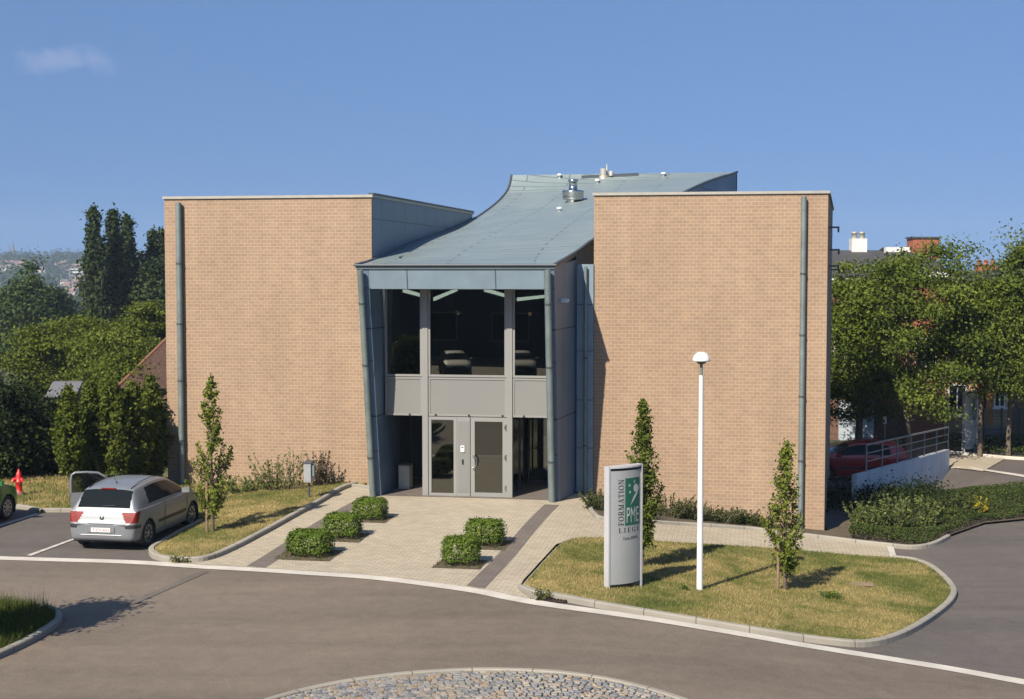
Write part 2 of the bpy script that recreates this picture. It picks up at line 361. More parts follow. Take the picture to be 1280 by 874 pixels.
M['leaf_dark'] = leaf_mat('leaf_dark', (0.008, 0.015, 0.004), (0.015, 0.026, 0.006), (0.034, 0.050, 0.010), 0.12)
M['leaf_poplar'] = leaf_mat('leaf_poplar', (0.016, 0.029, 0.010), (0.032, 0.052, 0.016), (0.060, 0.086, 0.024), 0.18)
M['leaf_mid'] = leaf_mat('leaf_mid', (0.045, 0.066, 0.008), (0.092, 0.120, 0.014), (0.165, 0.192, 0.028), 0.28)
M['leaf_forest'] = leaf_mat('leaf_forest', (0.030, 0.052, 0.014), (0.052, 0.084, 0.020), (0.085, 0.122, 0.030), 0.22)
M['leaf_juniper'] = leaf_mat('leaf_juniper', (0.026, 0.041, 0.010), (0.050, 0.071, 0.017), (0.090, 0.112, 0.030), 0.2)
M['leaf_weed'] = leaf_mat('leaf_weed', (0.075, 0.105, 0.030), (0.130, 0.165, 0.045), (0.21, 0.23, 0.085), 0.3)
M['leaf_far'] = leaf_mat('leaf_far', (0.014, 0.028, 0.012), (0.026, 0.045, 0.018), (0.045, 0.068, 0.026), 0.1)
M['leaf_purple'] = leaf_mat('leaf_purple', (0.06, 0.05, 0.03), (0.10, 0.09, 0.05), (0.14, 0.10, 0.09), 0.2)

# ------------------------------------------------------------------ haze (the air between here and the far hill)
hz = MB(); hz.box(-1500, 1200, -120, 1900, -60, 75)
hm = bpy.data.materials.new('haze'); hm.use_nodes = True; hn = hm.node_tree.nodes; hn.remove(hn['Principled BSDF'])
hv = hn.new('ShaderNodeVolumePrincipled'); hv.inputs['Color'].default_value = (0.50, 0.64, 0.80, 1); hv.inputs['Density'].default_value = 0.00028; hv.inputs['Anisotropy'].default_value = 0.0
hm.node_tree.links.new(hv.outputs[0], hn['Material Output'].inputs['Volume'])
setp(hz.build('haze', hm), kind='stuff')

# ------------------------------------------------------------------ ground
def fine(a, b, n): return list(np.linspace(a, b, n))
xs = fine(-1450, -200, 26) + fine(-150, -40, 8) + fine(-30, 40, 71) + fine(50, 150, 8) + fine(250, 1150, 8)
ys = fine(-110, -10, 6) + fine(0, 75, 76) + fine(85, 200, 10) + fine(240, 1840, 33)
V = [(x, y, terrain(x, y) - 0.05) for y in ys for x in xs]; nx = len(xs)
mb = MB(); mb.mesh(V, [(j * nx + i, j * nx + i + 1, (j + 1) * nx + i + 1, (j + 1) * nx + i) for j in range(len(ys) - 1) for i in range(nx - 1)])
setp(mb.build('ground', M['earth']), kind='structure')

def catmull(P, n=6, closed=False):
    P = [Vector(p) for p in P]; out = []; m = len(P)
    rng = range(m if closed else m - 1)
    for i in rng:
        g = (lambda k: P[k % m]) if closed else (lambda k: P[min(max(k, 0), m - 1)])
        p0, p1, p2, p3 = g(i - 1), g(i), g(i + 1), g(i + 2)
        for k in range(n):
            t = k / n
            out.append(0.5 * (2 * p1 + (p2 - p0) * t + (2 * p0 - 5 * p1 + 4 * p2 - p3) * t * t + (3 * p1 - p0 - 3 * p2 + p3) * t ** 3))
    if not closed: out.append(P[-1])
    return out
def sheet(name, poly, off, mat, cell=0.6, kind='structure', parent=None, edge=0.0):
    bm = bmesh.new(); vs = [bm.verts.new((p[0], p[1], 0)) for p in poly]
    for tri in tessellate_polygon([[Vector((p[0], p[1], 0)) for p in poly]]):
        if len(set(tri)) == 3 and bm.faces.get([vs[k] for k in tri]) is None: bm.faces.new([vs[k] for k in tri])
    bmesh.ops.recalc_face_normals(bm, faces=bm.faces[:])
    X = [p[0] for p in poly]; Y = [p[1] for p in poly]
    for ax, lo, hi in ((0, min(X), max(X)), (1, min(Y), max(Y))):
        c = math.ceil(lo / cell) * cell
        while c < hi:
            co = [0, 0, 0]; co[ax] = c; no = [0, 0, 0]; no[ax] = 1
            bmesh.ops.bisect_plane(bm, geom=bm.verts[:] + bm.edges[:] + bm.faces[:], plane_co=co, plane_no=no, dist=1e-5); c += cell
    bmesh.ops.recalc_face_normals(bm, faces=bm.faces[:])
    uvl = bm.loops.layers.uv.new('UVMap')
    up = sum(f.normal.z * f.calc_area() for f in bm.faces)
    if up < 0: bmesh.ops.reverse_faces(bm, faces=bm.faces[:])
    if edge:
        be = [e for e in bm.edges if e.is_boundary]
        r = bmesh.ops.extrude_edge_only(bm, edges=be); low = set(g for g in r['geom'] if isinstance(g, bmesh.types.BMVert))
    else: low = set()
    for v in bm.verts: v.co.z = terrain(v.co.x, v.co.y) + off - (edge if v in low else 0)
    for f in bm.faces:
        f.smooth = True
        for l in f.loops:
            q = WB(l.vert.co); l[uvl].uv = (q.x, q.y)
    me = bpy.data.meshes.new(name); bm.to_mesh(me); bm.free(); me.materials.append(mat)
    o = bpy.data.objects.new(name, me); C.objects.link(o); o.parent = parent
    return setp(o, kind=kind) if kind else o
def kerb(name, pts, w=0.13, h=0.11, mat=None, closed=False, kind='structure', base=0.0):
    # the kerb lies to the LEFT of the walking direction of pts
    P = [Vector((p[0], p[1])) for p in pts]; n = len(P); mb = MB(); V = []
    prof = [(0, -0.06), (0, h - 0.02), (0.02, h), (w - 0.015, h + 0.003), (w, h - 0.015), (w, -0.06)]
    UVk = []; run = 0.0
    for i, p in enumerate(P):
        run += (p - P[i - 1]).length if i else 0.0
        UVk += [(run, 10.0)] * 6
        a, b = (P[i - 1], P[(i + 1) % n]) if closed else (P[max(i - 1, 0)], P[min(i + 1, n - 1)])
        d = (b - a).normalized(); no = Vector((-d.y, d.x))
        z = terrain(p.x, p.y) + base
        for (o_, hh) in prof: q = p + no * o_; V.append((q.x, q.y, z + hh))
    k = len(prof); Fs = []
    for i in range(n if closed else n - 1):
        for j in range(k - 1):
            a, b = i * k + j, ((i + 1) % n) * k + j; Fs.append((a, b, b + 1, a + 1))
    mb.mesh(V, Fs, False, UVk)
    if not closed:
        mb.face(V[:k]); mb.face(V[-k:][::-1])
    o = mb.build(name, mat or M['kerb'])
    return setp(o, kind=kind)

# road and gutter
GUT = [(-60, 693), (0, 696), (80, 698.5), (150, 700.5), (200, 703), (250, 706.5), (330, 711), (400, 715.5), (460, 719.5), (520, 726), (600, 737), (650, 747), (700, 755.5), (760, 764), (850, 777.5), (900, 786), (1000, 803.5), (1100, 819.5), (1190, 834), (1280, 850), (1330, 859)]
gp = catmull(px(*GUT), 5)
roadline = [(-60, gp[0].y)] + [(p.x, p.y) for p in gp] + [(34, gp[-1].y - 7)]
road_poly = [(-60, -8), (34, -8)] + roadline[::-1]
sheet('road', road_poly, 0.004, M['asphalt'], 0.5)
def offset(P, d):
    P = [Vector((p[0], p[1])) for p in P]; out = []
    for i, p in enumerate(P):
        t = (P[min(i + 1, len(P) - 1)] - P[max(i - 1, 0)]).normalized(); out.append(p + Vector((-t.y, t.x)) * d)
    return out
gi = offset(roadline, 0.0); go_ = offset(roadline, -0.36)
sheet('gutter', [tuple(p) for p in gi] + [tuple(p) for p in go_][::-1], 0.014, M['concrete'], 0.5)

# asphalt beyond the gutter: car park at the left, lane at the right
sheet('car_park', px((-60, 694.5), (0, 697.5), (80, 700), (150, 702), (215, 705), (300, 710.5), (330, 640), (280, 620), (100, 620), (-60, 620)), -0.006, M['asphalt_dark'], 0.5)
lane = [p for p in offset(roadline, -0.12) if p.x > 0.5][:-1] + [Vector((26, 24)), Vector((30, 58)), Vector((12, 57)), Vector((9, 41)), Vector((8.8, 35.0)), Vector((0.5, 28.4))]
sheet('lane', [tuple(p) for p in lane], -0.012, M['asphalt_dark'], 0.5)
# narrow strip of slightly darker asphalt colour laid on the road
sheet('asphalt_strip', px((156, 756), (166, 757), (262, 715), (250, 715)), 0.014, M['asphalt_strip'], 0.8)

# entrance square
plaza = px((196, 703), (250, 706), (330, 710.5), (400, 715), (460, 719), (520, 725.5), (600, 736.5), (650, 746.5), (663, 749), (648, 738), (654, 726), (672, 706), (695, 681), (720, 673), (800, 676.5), (900, 682.5), (1000, 689.5), (1113, 697.6), (1108, 681), (1030, 672.5), (960, 664), (829, 653), (756, 651)) + \
        [BW(12.95, -0.05), BW(12.4, -0.02), BW(12.2, -1.9), BW(12.2, 1.45), BW(6.7, 1.45), BW(6.7, -0.1), BW(6.2, -0.02)] + px((425, 611), (398, 630), (330, 667), (285, 690), (255, 701), (222, 702.5))
sheet('entrance_paving', [tuple(p) for p in plaza], 0.011, M['paver'], 0.5)
sheet('paving_band', px((308, 708.5), (332, 710.2), (470, 621.5), (455, 620)), 0.015, M['paver_dark'], 0.5)
sheet('paving_band', px((583, 733), (606, 736.5), (699, 632), (681, 631)), 0.015, M['paver_dark'], 0.5)
sheet('porch_paving', [tuple(BW(7.1, -1.75)), tuple(BW(11.85, -1.75)), tuple(BW(11.9, 1.45)), tuple(BW(7.1, 1.45))], 0.017, M['paver_dark'], 0.5)
sheet('path_border', px((1108, 681.2), (1116, 681.8), (1121, 698), (1113, 697.6)), 0.016, M['concrete'], 0.5)

# lawn at the left of the entrance, with its kerb
KL = catmull(px((248, 655), (225, 666.5), (196, 683), (186, 690), (190, 697.5), (205, 702), (232, 703.5), (260, 701.5), (292, 689), (335, 666.5), (368, 648), (400, 630.5), (428, 613.5), (447, 607.5)), 5)
kerb('kerb', KL, 0.13, 0.12)
lawnL = offset(KL, 0.12)
lawnL = [tuple(p) for p in lawnL] + [tuple(BW(6.2, -0.02)), tuple(BW(-0.2, -0.02))] + [tuple(p) for p in px((200, 640), (240, 648))]
sheet('lawn', lawnL, 0.09, M['lawn'], 0.5, edge=0.12)
kerb('kerb', [BW(6.72, -0.75), BW(6.05, -0.30), BW(5.55, -0.35)], 0.09, 0.10)
# grass verge behind the car park
VK = catmull(px((-70, 634), (0, 634), (28, 636.5), (44, 640), (50, 642), (56, 640.5), (95, 640.5), (150, 641), (215, 641), (245, 646)), 4)
kerb('kerb', [p for p in VK][::-1][::-1], 0.12, 0.10)
vp = [tuple(p) for p in offset(VK, 0.11)] + [tuple(BW(0.3, -0.05)), tuple(BW(-0.2, 1.5)), (-22, 43.5)]
sheet('verge', vp, 0.08, M['lawn'], 0.5, edge=0.1)
# island lawn
KI = catmull(px((648, 738), (668, 745.5), (700, 750.5), (760, 762), (850, 777), (960, 795), (1040, 806), (1090, 808), (1132, 796), (1172, 772), (1194, 751), (1193, 735), (1170, 713), (1145, 702.5), (1117, 699)), 5)
kerb('kerb', KI, 0.14, 0.11)
BT = catmull(px((1117, 699), (1000, 690.5), (900, 683.5), (800, 677.5), (750, 674.5), (718, 675.5), (698, 683), (674, 708), (657, 727), (648, 738)), 5)
kerb('kerb', BT, 0.07, 0.035)
isl = [tuple(p) for p in offset(KI, 0.13)] + [tuple(p) for p in offset(BT, 0.065)][1:-1]
sheet('lawn', isl, 0.065, M['lawn'], 0.4, edge=0.1)
# planting strip along the right wall, kerb in front
KP = catmull(px((735, 637), (740, 645), (756, 651), (829, 656), (915, 661.5), (960, 666), (1030, 674.5), (1100, 683), (1140, 686.5), (1167, 683), (1188, 673)), 5)
kerb('kerb', KP, 0.11, 0.10)
bed = [tuple(p) for p in offset(KP, 0.1)] + px((1230, 656), (1290, 650)) + [Vector((26, 41.5)), Vector((26, 47.3)), Vector((14.6, 47.8)), Vector((11.6, 44.4)), Vector((10.5, 42.6)), Vector((9.3, 39.5)), BW(19.45, -0.05), BW(12.95, -0.05)]
sheet('planting_bed', [tuple(p) for p in bed], 0.06, M['soil'], 0.6)
# grass bed at the near left
KN = catmull(px((-80, 858), (0, 824), (40, 805), (70, 786), (78, 777), (74, 769), (60, 763), (20, 757), (-80, 750)), 5)
kerb('kerb', KN, 0.13, 0.12)
nb = [tuple(p) for p in offset(KN, 0.12)]
sheet('grass_bed', nb, 0.08, M['soil'], 0.4)
# roundabout
ga, gb, gc = G(357, 873.5), G(608, 838.5), G(860, 873.5)
hw_ = (gc.x - ga.x) / 2; sg_ = gb.y - (ga.y + gc.y) / 2; RR = (hw_ ** 2 + sg_ ** 2) / (2 * sg_); RC = Vector(((ga.x + gc.x) / 2, gb.y - RR))
ringp = [RC + Vector((math.cos(2 * math.pi * k / 96), math.sin(2 * math.pi * k / 96))) * RR for k in range(96)]
kerb('kerb', ringp, 0.13, 0.06, M['kerb'], closed=True)
sheet('roundabout', [tuple(RC + (p - RC) * (RR - 0.1) / RR) for p in ringp], 0.012, M['soil'], 0.6)
rng = random.Random(4)
cob = MB(); cols = []
r = RR - 0.20
while r > 0.35:
    w = 0.092; n = 1; ph = rng.random()
    a = ph
    while a < ph + 2 * math.pi - 0.03:
        wa = rng.uniform(0.08, 0.15) / r; rad = w * rng.uniform(0.85, 1.05)
        g = 0.012 / r; h = 0.035 + rng.uniform(0, 0.022); tl = rng.uniform(-0.006, 0.006)
        j = lambda: rng.uniform(-0.012, 0.012)
        def P(aa, rr, z): q = RC + Vector((math.cos(aa), math.sin(aa))) * rr; return (q.x, q.y, terrain(q.x, q.y) + z)
        r0, r1 = r - rad / 2 + 0.007, r + rad / 2 - 0.007
        b = [P(a + g + j() / r, r0 + j() * 0.6, 0), P(a + wa - g + j() / r, r0 + j() * 0.6, 0), P(a + wa - g + j() / r, r1 + j() * 0.6, 0), P(a + g + j() / r, r1 + j() * 0.6, 0)]
        cx_ = sum(p[0] for p in b) / 4; cy_ = sum(p[1] for p in b) / 4
        mid = [(p[0], p[1], p[2] + h - 0.012) for p in b]; top = [(cx_ + (p[0] - cx_) * 0.78, cy_ + (p[1] - cy_) * 0.78, p[2] + h + tl * (1 if i < 2 else -1)) for i, p in enumerate(b)]
        V = b + mid + top
        cob.mesh(V, [(i, (i + 1) % 4, 4 + (i + 1) % 4, 4 + i) for i in range(4)] + [(4 + i, 4 + (i + 1) % 4, 8 + (i + 1) % 4, 8 + i) for i in range(4)] + [(8, 9, 10, 11)], False)
        cols += [rng.random()] * 9; a += wa
    r -= w
m, N, L, b = new_mat('cobble'); a_ = N.new('ShaderNodeAttribute'); a_.attribute_name = 'tint'
rp = ramp(N, dk([(0.0, (0.12, 0.125, 0.135)), (0.3, (0.22, 0.22, 0.225)), (0.55, (0.27, 0.25, 0.215)), (0.75, (0.28, 0.205, 0.13)), (0.88, (0.34, 0.31, 0.26)), (1.0, (0.15, 0.155, 0.14))])); L.new(a_.outputs['Fac'], rp.inputs[0])
g_ = N.new('ShaderNodeNewGeometry'); nn = noise(N, L, g_.outputs['Position'], 30, 4, 0.7); rr_ = ramp(N, [(0.3, (0.75, 0.75, 0.75)), (0.7, (1.2, 1.2, 1.2))]); L.new(nn.outputs[0], rr_.inputs[0])
L.new(mixc(N, L, 1, rp.outputs[0], rr_.outputs[0], 'MULTIPLY'), b.inputs['Base Color']); b.inputs['Roughness'].default_value = 0.7
o = cob.build('cobblestones', m); at_ = o.data.attributes.new('tint', 'FLOAT', 'FACE'); at_.data.foreach_set('value', cols)
setp(o, kind='structure')
# painted bay lines
sheet('bay_line', px((33, 694.5), (39, 695.2), (97, 673.4), (94, 672.6)), 0.009, M['road_paint'], 0.6)
sheet('bay_line', px((-20, 662), (-14, 663), (50, 642.8), (46, 642)), 0.009, M['road_paint'], 0.6)

# ------------------------------------------------------------------ grass blades
def in_poly(pts, poly):
    x, y = pts[:, 0], pts[:, 1]; ins = np.zeros(len(pts), bool); n = len(poly)
    for i in range(n):
        x1, y1 = poly[i]; x2, y2 = poly[(i + 1) % n]
        c = ((y1 > y) != (y2 > y)) & (x < (x2 - x1) * (y - y1) / (y2 - y1 + 1e-12) + x1); ins ^= c
    return ins
def blades(name, poly, dens, hmin, hmax, w, mat, off, seed, lean=0.6):
    rg = np.random.default_rng(seed); P = np.array(poly); lo, hi = P.min(0), P.max(0)
    n = int((hi[0] - lo[0]) * (hi[1] - lo[1]) * dens); q = rg.uniform(lo, hi, (n, 2)); q = q[in_poly(q, [tuple(p) for p in poly])]; n = len(q)
    z = np.array([terrain(a, b) for a, b in q]) + off
    ang = rg.uniform(0, 2 * np.pi, n); h = rg.uniform(hmin, hmax, n) ; le = rg.uniform(0, lean, n) * h; la = rg.uniform(0, 2 * np.pi, n)
    dx, dy = np.cos(ang) * w / 2, np.sin(ang) * w / 2
    V = np.zeros((n, 3, 3)); V[:, 0] = np.c_[q[:, 0] - dx, q[:, 1] - dy, z]; V[:, 1] = np.c_[q[:, 0] + dx, q[:, 1] + dy, z]; V[:, 2] = np.c_[q[:, 0] + np.cos(la) * le, q[:, 1] + np.sin(la) * le, z + h]
    return raw(name, V.reshape(-1, 3), 3, rg.random(n), mat)
def raw(name, V, k, tint, mat, smooth=False):
    n = len(V) // k; me = bpy.data.meshes.new(name); me.vertices.add(len(V)); me.vertices.foreach_set('co', V.astype(np.float32).ravel())
    me.loops.add(n * k); me.loops.foreach_set('vertex_index', np.arange(n * k, dtype=np.int32)); me.polygons.add(n)
    me.polygons.foreach_set('loop_start', np.arange(0, n * k, k, dtype=np.int32)); me.polygons.foreach_set('loop_total', np.full(n, k, np.int32))
    me.update(calc_edges=True); a = me.attributes.new('tint', 'FLOAT', 'FACE'); a.data.foreach_set('value', np.asarray(tint, np.float32))
    me.materials.append(mat); o = bpy.data.objects.new(name, me); C.objects.link(o); return o
setp(blades('grass', isl, 1000, 0.02, 0.062, 0.013, M['blade'], 0.07, 1), kind='stuff')
setp(blades('grass', lawnL, 900, 0.02, 0.065, 0.014, M['blade'], 0.085, 2), kind='stuff')
setp(blades('grass', vp, 350, 0.03, 0.11, 0.022, M['blade'], 0.075, 3), kind='stuff')
M['tall'] = leaf_mat('tall_grass', (0.030, 0.052, 0.010), (0.060, 0.088, 0.015), (0.12, 0.13, 0.03), 0.25)
setp(blades('grass', nb, 1700, 0.08, 0.25, 0.012, M['tall'], 0.07, 4, 0.9), kind='stuff')
setp(blades('grass', [tuple(p) for p in px((-60, 764), (-60, 756), (20, 760), (60, 766), (66, 771))], 260, 0.2, 0.46, 0.008, M['tall'], 0.07, 5, 0.5), kind='stuff')

# ------------------------------------------------------------------ foliage generators
def leaves(P, Nn, size, rg, tint, aspect=0.62):
    n = len(P); Nn = Nn / (np.linalg.norm(Nn, axis=1, keepdims=True) + 1e-9)
    t = np.cross(Nn, rg.normal(size=(n, 3))); t /= (np.linalg.norm(t, axis=1, keepdims=True) + 1e-9); b = np.cross(Nn, t)
    s = (size * rg.uniform(0.65, 1.35, n))[:, None]
    V = np.stack([P - t * s * 0.5, P - b * s * aspect * 0.5 + t * s * 0.05 , P + t * s * 0.5 - Nn * s * 0.12, P + b * s * aspect * 0.5 + t * s * 0.05], 1)
    return V.reshape(-1, 3), np.clip(tint, 0, 1)
def clump_crown(rg, centers, radii, n_per, size, up=0.35, rnd=0.55, flat=0.85):
    A, B, T = [], [], []
    for c, r, k in zip(centers, radii, n_per):
        q = rg.normal(size=(k, 3)) * 0.55; ax = rg.normal(size=3) * np.array([1, 1, 0.4]); ax /= np.linalg.norm(ax)
        q = q + ax * (q @ ax)[:, None] * 0.7
        p = c + q * r * np.array([1, 1, flat])
        d = q / (np.linalg.norm(q, axis=1, keepdims=True) + 1e-6)
        A.append(p); B.append(d * 0.6 + np.array([0, 0, up]) + rg.normal(size=(k, 3)) * rnd); T.append(rg.normal(0.5 + rg.normal(0, 0.12), 0.2, k))
    return leaves(np.concatenate(A), np.concatenate(B), size, rg, np.concatenate(T))
def branch_crown(seed, h0, h1, prof, nbr, per, size, e0=48, e1=72, twig=0.05, hexp=1.0, lead=True):
    rg = np.random.default_rng(seed); A, B, T, br = [], [], [], []
    for k in range(nbr):
        h = ((k + rg.uniform(0, 1)) / nbr) ** hexp; z = h0 + (h1 - h0) * h; r = prof(h) * rg.uniform(0.45, 1.08); a = rg.uniform(0, 2 * np.pi); el = R(rg.uniform(e0, e1))
        zb_ = max(h0 * 0.75, z - r * math.tan(el)); L = math.hypot(r, z - zb_) + 0.05
        if k > nbr - 4 and lead: r *= 0.3; zb_ = z - 0.5
        b0 = np.array([0, 0, zb_]); tip = np.array([r * math.cos(a), r * math.sin(a), z]); mid = (b0 + tip) / 2 + np.array([math.cos(a), math.sin(a), 0]) * r * 0.12
        br.append((b0, mid, tip)); n = max(6, int(per * rg.uniform(0.6, 1.4) * (0.5 + 0.5 * min(1.5, r / (prof(0.35) + 1e-6)))))
        t = rg.uniform(0.22, 1.03, n) ** 0.8; t_ = t[:, None]; p = (1 - t_) ** 2 * b0 + 2 * t_ * (1 - t_) * mid + t_ ** 2 * tip
        p = p + rg.normal(size=(n, 3)) * twig * (1.35 - 0.85 * t_)
        o = p * np.array([1, 1, 0]); o = o / (np.linalg.norm(o, axis=1, keepdims=True) + 1e-6)
        A.append(p); B.append(o * 0.5 + np.array([0, 0, 0.55]) + rg.normal(size=(n, 3)) * 0.6); T.append(rg.normal(0.5 + rg.normal(0, 0.10), 0.2, n))
    return leaves(np.concatenate(A), np.concatenate(B), size, rg, np.concatenate(T)), br
def column_crown(seed, h0, h1, prof, ncl, cr, per, size, up=0.5):
    rg = np.random.default_rng(seed); cs, rs, ks = [], [], []
    for i in range(ncl):
        h = rg.uniform(0, 1); r = prof(h) * math.sqrt(rg.uniform(0.05, 1)); a = rg.uniform(0, 2 * np.pi)
        cs.append(np.array([r * math.cos(a), r * math.sin(a), h0 + (h1 - h0) * h])); rs.append(cr * rg.uniform(0.6, 1.3) * (0.45 + 0.55 * min(1, prof(h) / (prof(0.4) + 1e-6)))); ks.append(int(per * rg.uniform(0.5, 1.4)))
    return clump_crown(rg, cs, rs, ks, size, up), cs
def round_crown(seed, c, rx, rz, ncl, cr, per, size, up=0.45, flat=0.7):
    rg = np.random.default_rng(seed); cs, rs, ks = [], [], []
    for i in range(ncl):
        d = rg.normal(size=3); d /= np.linalg.norm(d); q = rg.uniform(0.35, 1.0) ** 0.45
        wob = 1 + 0.16 * math.sin(3 * d[0] + seed) + 0.12 * math.sin(5 * d[1] + 2.1 * seed)
        cs.append(np.array(c) + d * q * wob * np.array([rx, rx, rz])); rs.append(cr * rg.uniform(0.55, 1.35)); ks.append(int(per * rg.uniform(0.5, 1.5)))
    return clump_crown(rg, cs, rs, ks, size, up, flat=flat), cs
def make_tree(name, label, cat, loc, crown, centers, trunk_h, tr, leafm, group=None, nb=14, seed=0, stake=None, kind_leaf='crown', top=None, stems=1, branches=None):
    t = thing(name, label, cat, loc, 0, group); rg = random.Random(seed); mb = MB()
    for s_ in range(stems):
        ox = 0 if stems == 1 else rg.uniform(-0.08, 0.08); oy = 0 if stems == 1 else rg.uniform(-0.08, 0.08)
        H = top or (max(c[2] for c in centers) if centers else max(b[2][2] for b in branches))
        pts = [(ox + rg.uniform(-1, 1) * 0.02 * H * k / 5 * 0.35, oy + rg.uniform(-1, 1) * 0.02 * H * k / 5 * 0.35, -0.1 + H * 0.95 * k / 6) for k in range(7)]
        mb.tube(pts, [tr * (1 - 0.9 * k / 6) for k in range(7)], 8)
    for b_ in (branches or []):
        rr = max(0.006, tr * (1 - 0.85 * b_[0][2] / H) * 0.42); mb.tube([tuple(x) for x in b_], [rr, rr * 0.7, rr * 0.3], 5, False)
    cc = list(centers); rg.shuffle(cc)
    for c in cc[:nb]:
        h = max(trunk_h * 0.9, c[2] - 0.55 * math.hypot(c[0], c[1]) - 0.1); h = min(h, H * 0.9)
        m_ = ((0 + c[0]) * 0.5, c[1] * 0.5, h + (c[2] - h) * 0.4)
        rr = tr * (1 - 0.85 * h / H) * 0.55
        mb.tube([(0, 0, h), m_, tuple(c)], [rr, rr * 0.7, rr * 0.25], 5, False)
    mb.build('trunk', M['bark'], t)
    V, T = crown; o = raw(kind_leaf, V, 4, T, leafm); o.parent = t
    if stake:
        sk = MB(); sx, sy, sh = stake; sk.tube([(sx, sy, -0.1), (sx + 0.01, sy, sh)], 0.035, 8); sk.tube([(sx, sy, sh - 0.15), (0, 0, sh - 0.13)], 0.012, 5); sk.build('stake', M['stake'], t)
    return t
def gz(p, dz=0): return (p.x, p.y, terrain(p.x, p.y) + dz)

# ------------------------------------------------------------------ the training centre (built in its own frame: s along the front, t to the rear)
B = thing('office_building', 'brick and zinc building with two plain brick blocks and a leaning glazed entrance', 'building', (O.x, O.y, 0), YAW)
PT = 8.62
mb = MB(); mb.prism([(0, 0), (6.39, 0), (6.39, 0.08), (6.33, 0.08), (6.81, 12.6), (0, 12.6)], -0.6, PT); mb.build('brick_block', M['brick'], B)
rx1, rx2 = 19.38, 20.12
mb = MB(); mb.prism([(12.90, 0), (rx1, 0), (rx2, 11.0), (14.4, 11.0)], -1.6, PT - 0.01)
rb = mb.build('brick_block', M['brick'], B)
# zinc side cladding of the left block
mb = MB(); mb.hexa([(6.335, 0.082, -0.5), (6.395, 0.082, -0.5), (6.875, 12.6, -0.5), (6.815, 12.6, -0.5), (6.335, 0.082, PT), (6.395, 0.082, PT), (6.875, 12.6, PT), (6.815, 12.6, PT)])
mb.build('side_cladding', M['zinc_side'], B)
# copings
mb = MB(); mb.prism([(-0.04, -0.05), (6.43, -0.05), (6.92, 12.65), (-0.04, 12.65)], PT, PT + 0.075); bevel(mb.build('coping', M['coping'], B), 0.01)
mb = MB(); mb.prism([(12.86, -0.05), (rx1 + 0.05, -0.05), (rx2 + 0.05, 11.05), (14.36, 11.05)], PT - 0.01, PT + 0.065); bevel(mb.build('coping', M['coping'], B), 0.01)
mb = MB(); mb.hexa([(6.30, 0.0, PT + 0.076), (6.45, 0.0, PT + 0.076), (6.94, 12.6, PT + 0.076), (6.80, 12.6, PT + 0.076), (6.30, 0.0, PT + 0.13), (6.45, 0.0, PT + 0.13), (6.94, 12.6, PT + 0.13), (6.80, 12.6, PT + 0.13)]); mb.build('edge_trim', M['zinc_dark'], B)
# brackets along the side of the right block
mb = MB()
for k, (t_, z_) in enumerate(((1.5, 7.7), (4.2, 7.1), (3.0, 6.6), (6.5, 6.5))):
    s_ = rx1 + (rx2 - rx1) * t_ / 11.0; mb.box(s_, s_ + 0.30, t_, t_ + 0.05, z_, z_ + 0.05); mb.box(s_ + 0.25, s_ + 0.30, t_, t_ + 0.05, z_ - 0.12, z_)
mb.build('bracket', M['zinc_dark'], B)

# warped roof
LC = [(-2.85, 6.72, 6.63), (0.0, 6.44, 6.80), (4.34, 6.60, 7.38), (9.0, 6.78, 7.92), (12.4, 6.92, 8.42), (13.8, 6.98, 8.66), (16.56, 7.06, 9.22), (18.3, 7.14, 9.72), (19.1, 7.18, 10.1), (19.5, 7.20, 10.57)]
RCv = [(-2.85, 12.17, 6.63), (0.0, 12.42, 7.02), (1.66, 12.71, 7.40), (6.0, 13.55, 8.25), (9.0, 14.2, 8.80), (12.27, 14.88, 9.37), (15.2, 15.45, 9.86), (18.0, 16.05, 10.28), (19.8, 16.4, 10.5), (21.1, 16.69, 10.70)]
def curve(P, n=48):
    Q = catmull([Vector(p) for p in P], 16); L_ = [0]
    for a, b in zip(Q, Q[1:]): L_.append(L_[-1] + (b - a).length)
    out = []
    for k in range(n + 1):
        d = L_[-1] * k / n; i = max(j for j in range(len(L_)) if L_[j] <= d + 1e-9); i = min(i, len(Q) - 2)
        f = (d - L_[i]) / max(1e-9, L_[i + 1] - L_[i]); p = Q[i].lerp(Q[i + 1], min(1, f)); out.append((Vector((p.y, p.x, p.z)), d))
    return out
NR = 48; lc, rc = curve(LC, NR), curve(RCv, NR); NU = 16
V, UVs = [], []
for i in range(NR + 1):
    for j in range(NU + 1):
        f = j / NU; p = lc[i][0].lerp(rc[i][0], f); V.append(p); UVs.append((f * (lc[i][0] - rc[i][0]).length + 1.7, (lc[i][1] * (1 - f) + rc[i][1] * f)))
W1 = NU + 1; Fs = [(i * W1 + j, i * W1 + j + 1, (i + 1) * W1 + j + 1, (i + 1) * W1 + j) for i in range(NR) for j in range(NU)]
mb = MB(); mb.mesh(V, Fs, True, UVs)
low = [p - Vector((0, 0, 0.10)) for p in V]; mb.mesh(low, [f[::-1] for f in Fs], True, UVs)
ring = [j for j in range(W1)] + [i * W1 + NU for i in range(1, NR + 1)] + [NR * W1 + j for j in range(NU - 1, -1, -1)] + [i * W1 for i in range(NR - 1, 0, -1)]
for a, b in zip(ring, ring[1:] + ring[:1]): mb.face([low[a], low[b], V[b], V[a]])
roof = mb.build('roof', M['zinc_roof'], B)
def roofpt(f, k):
    i = min(NR - 1, int(k * NR)); g = k * NR - i
    a = lc[i][0].lerp(rc[i][0], f); b_ = lc[i + 1][0].lerp(rc[i + 1][0], f); return a.lerp(b_, g)
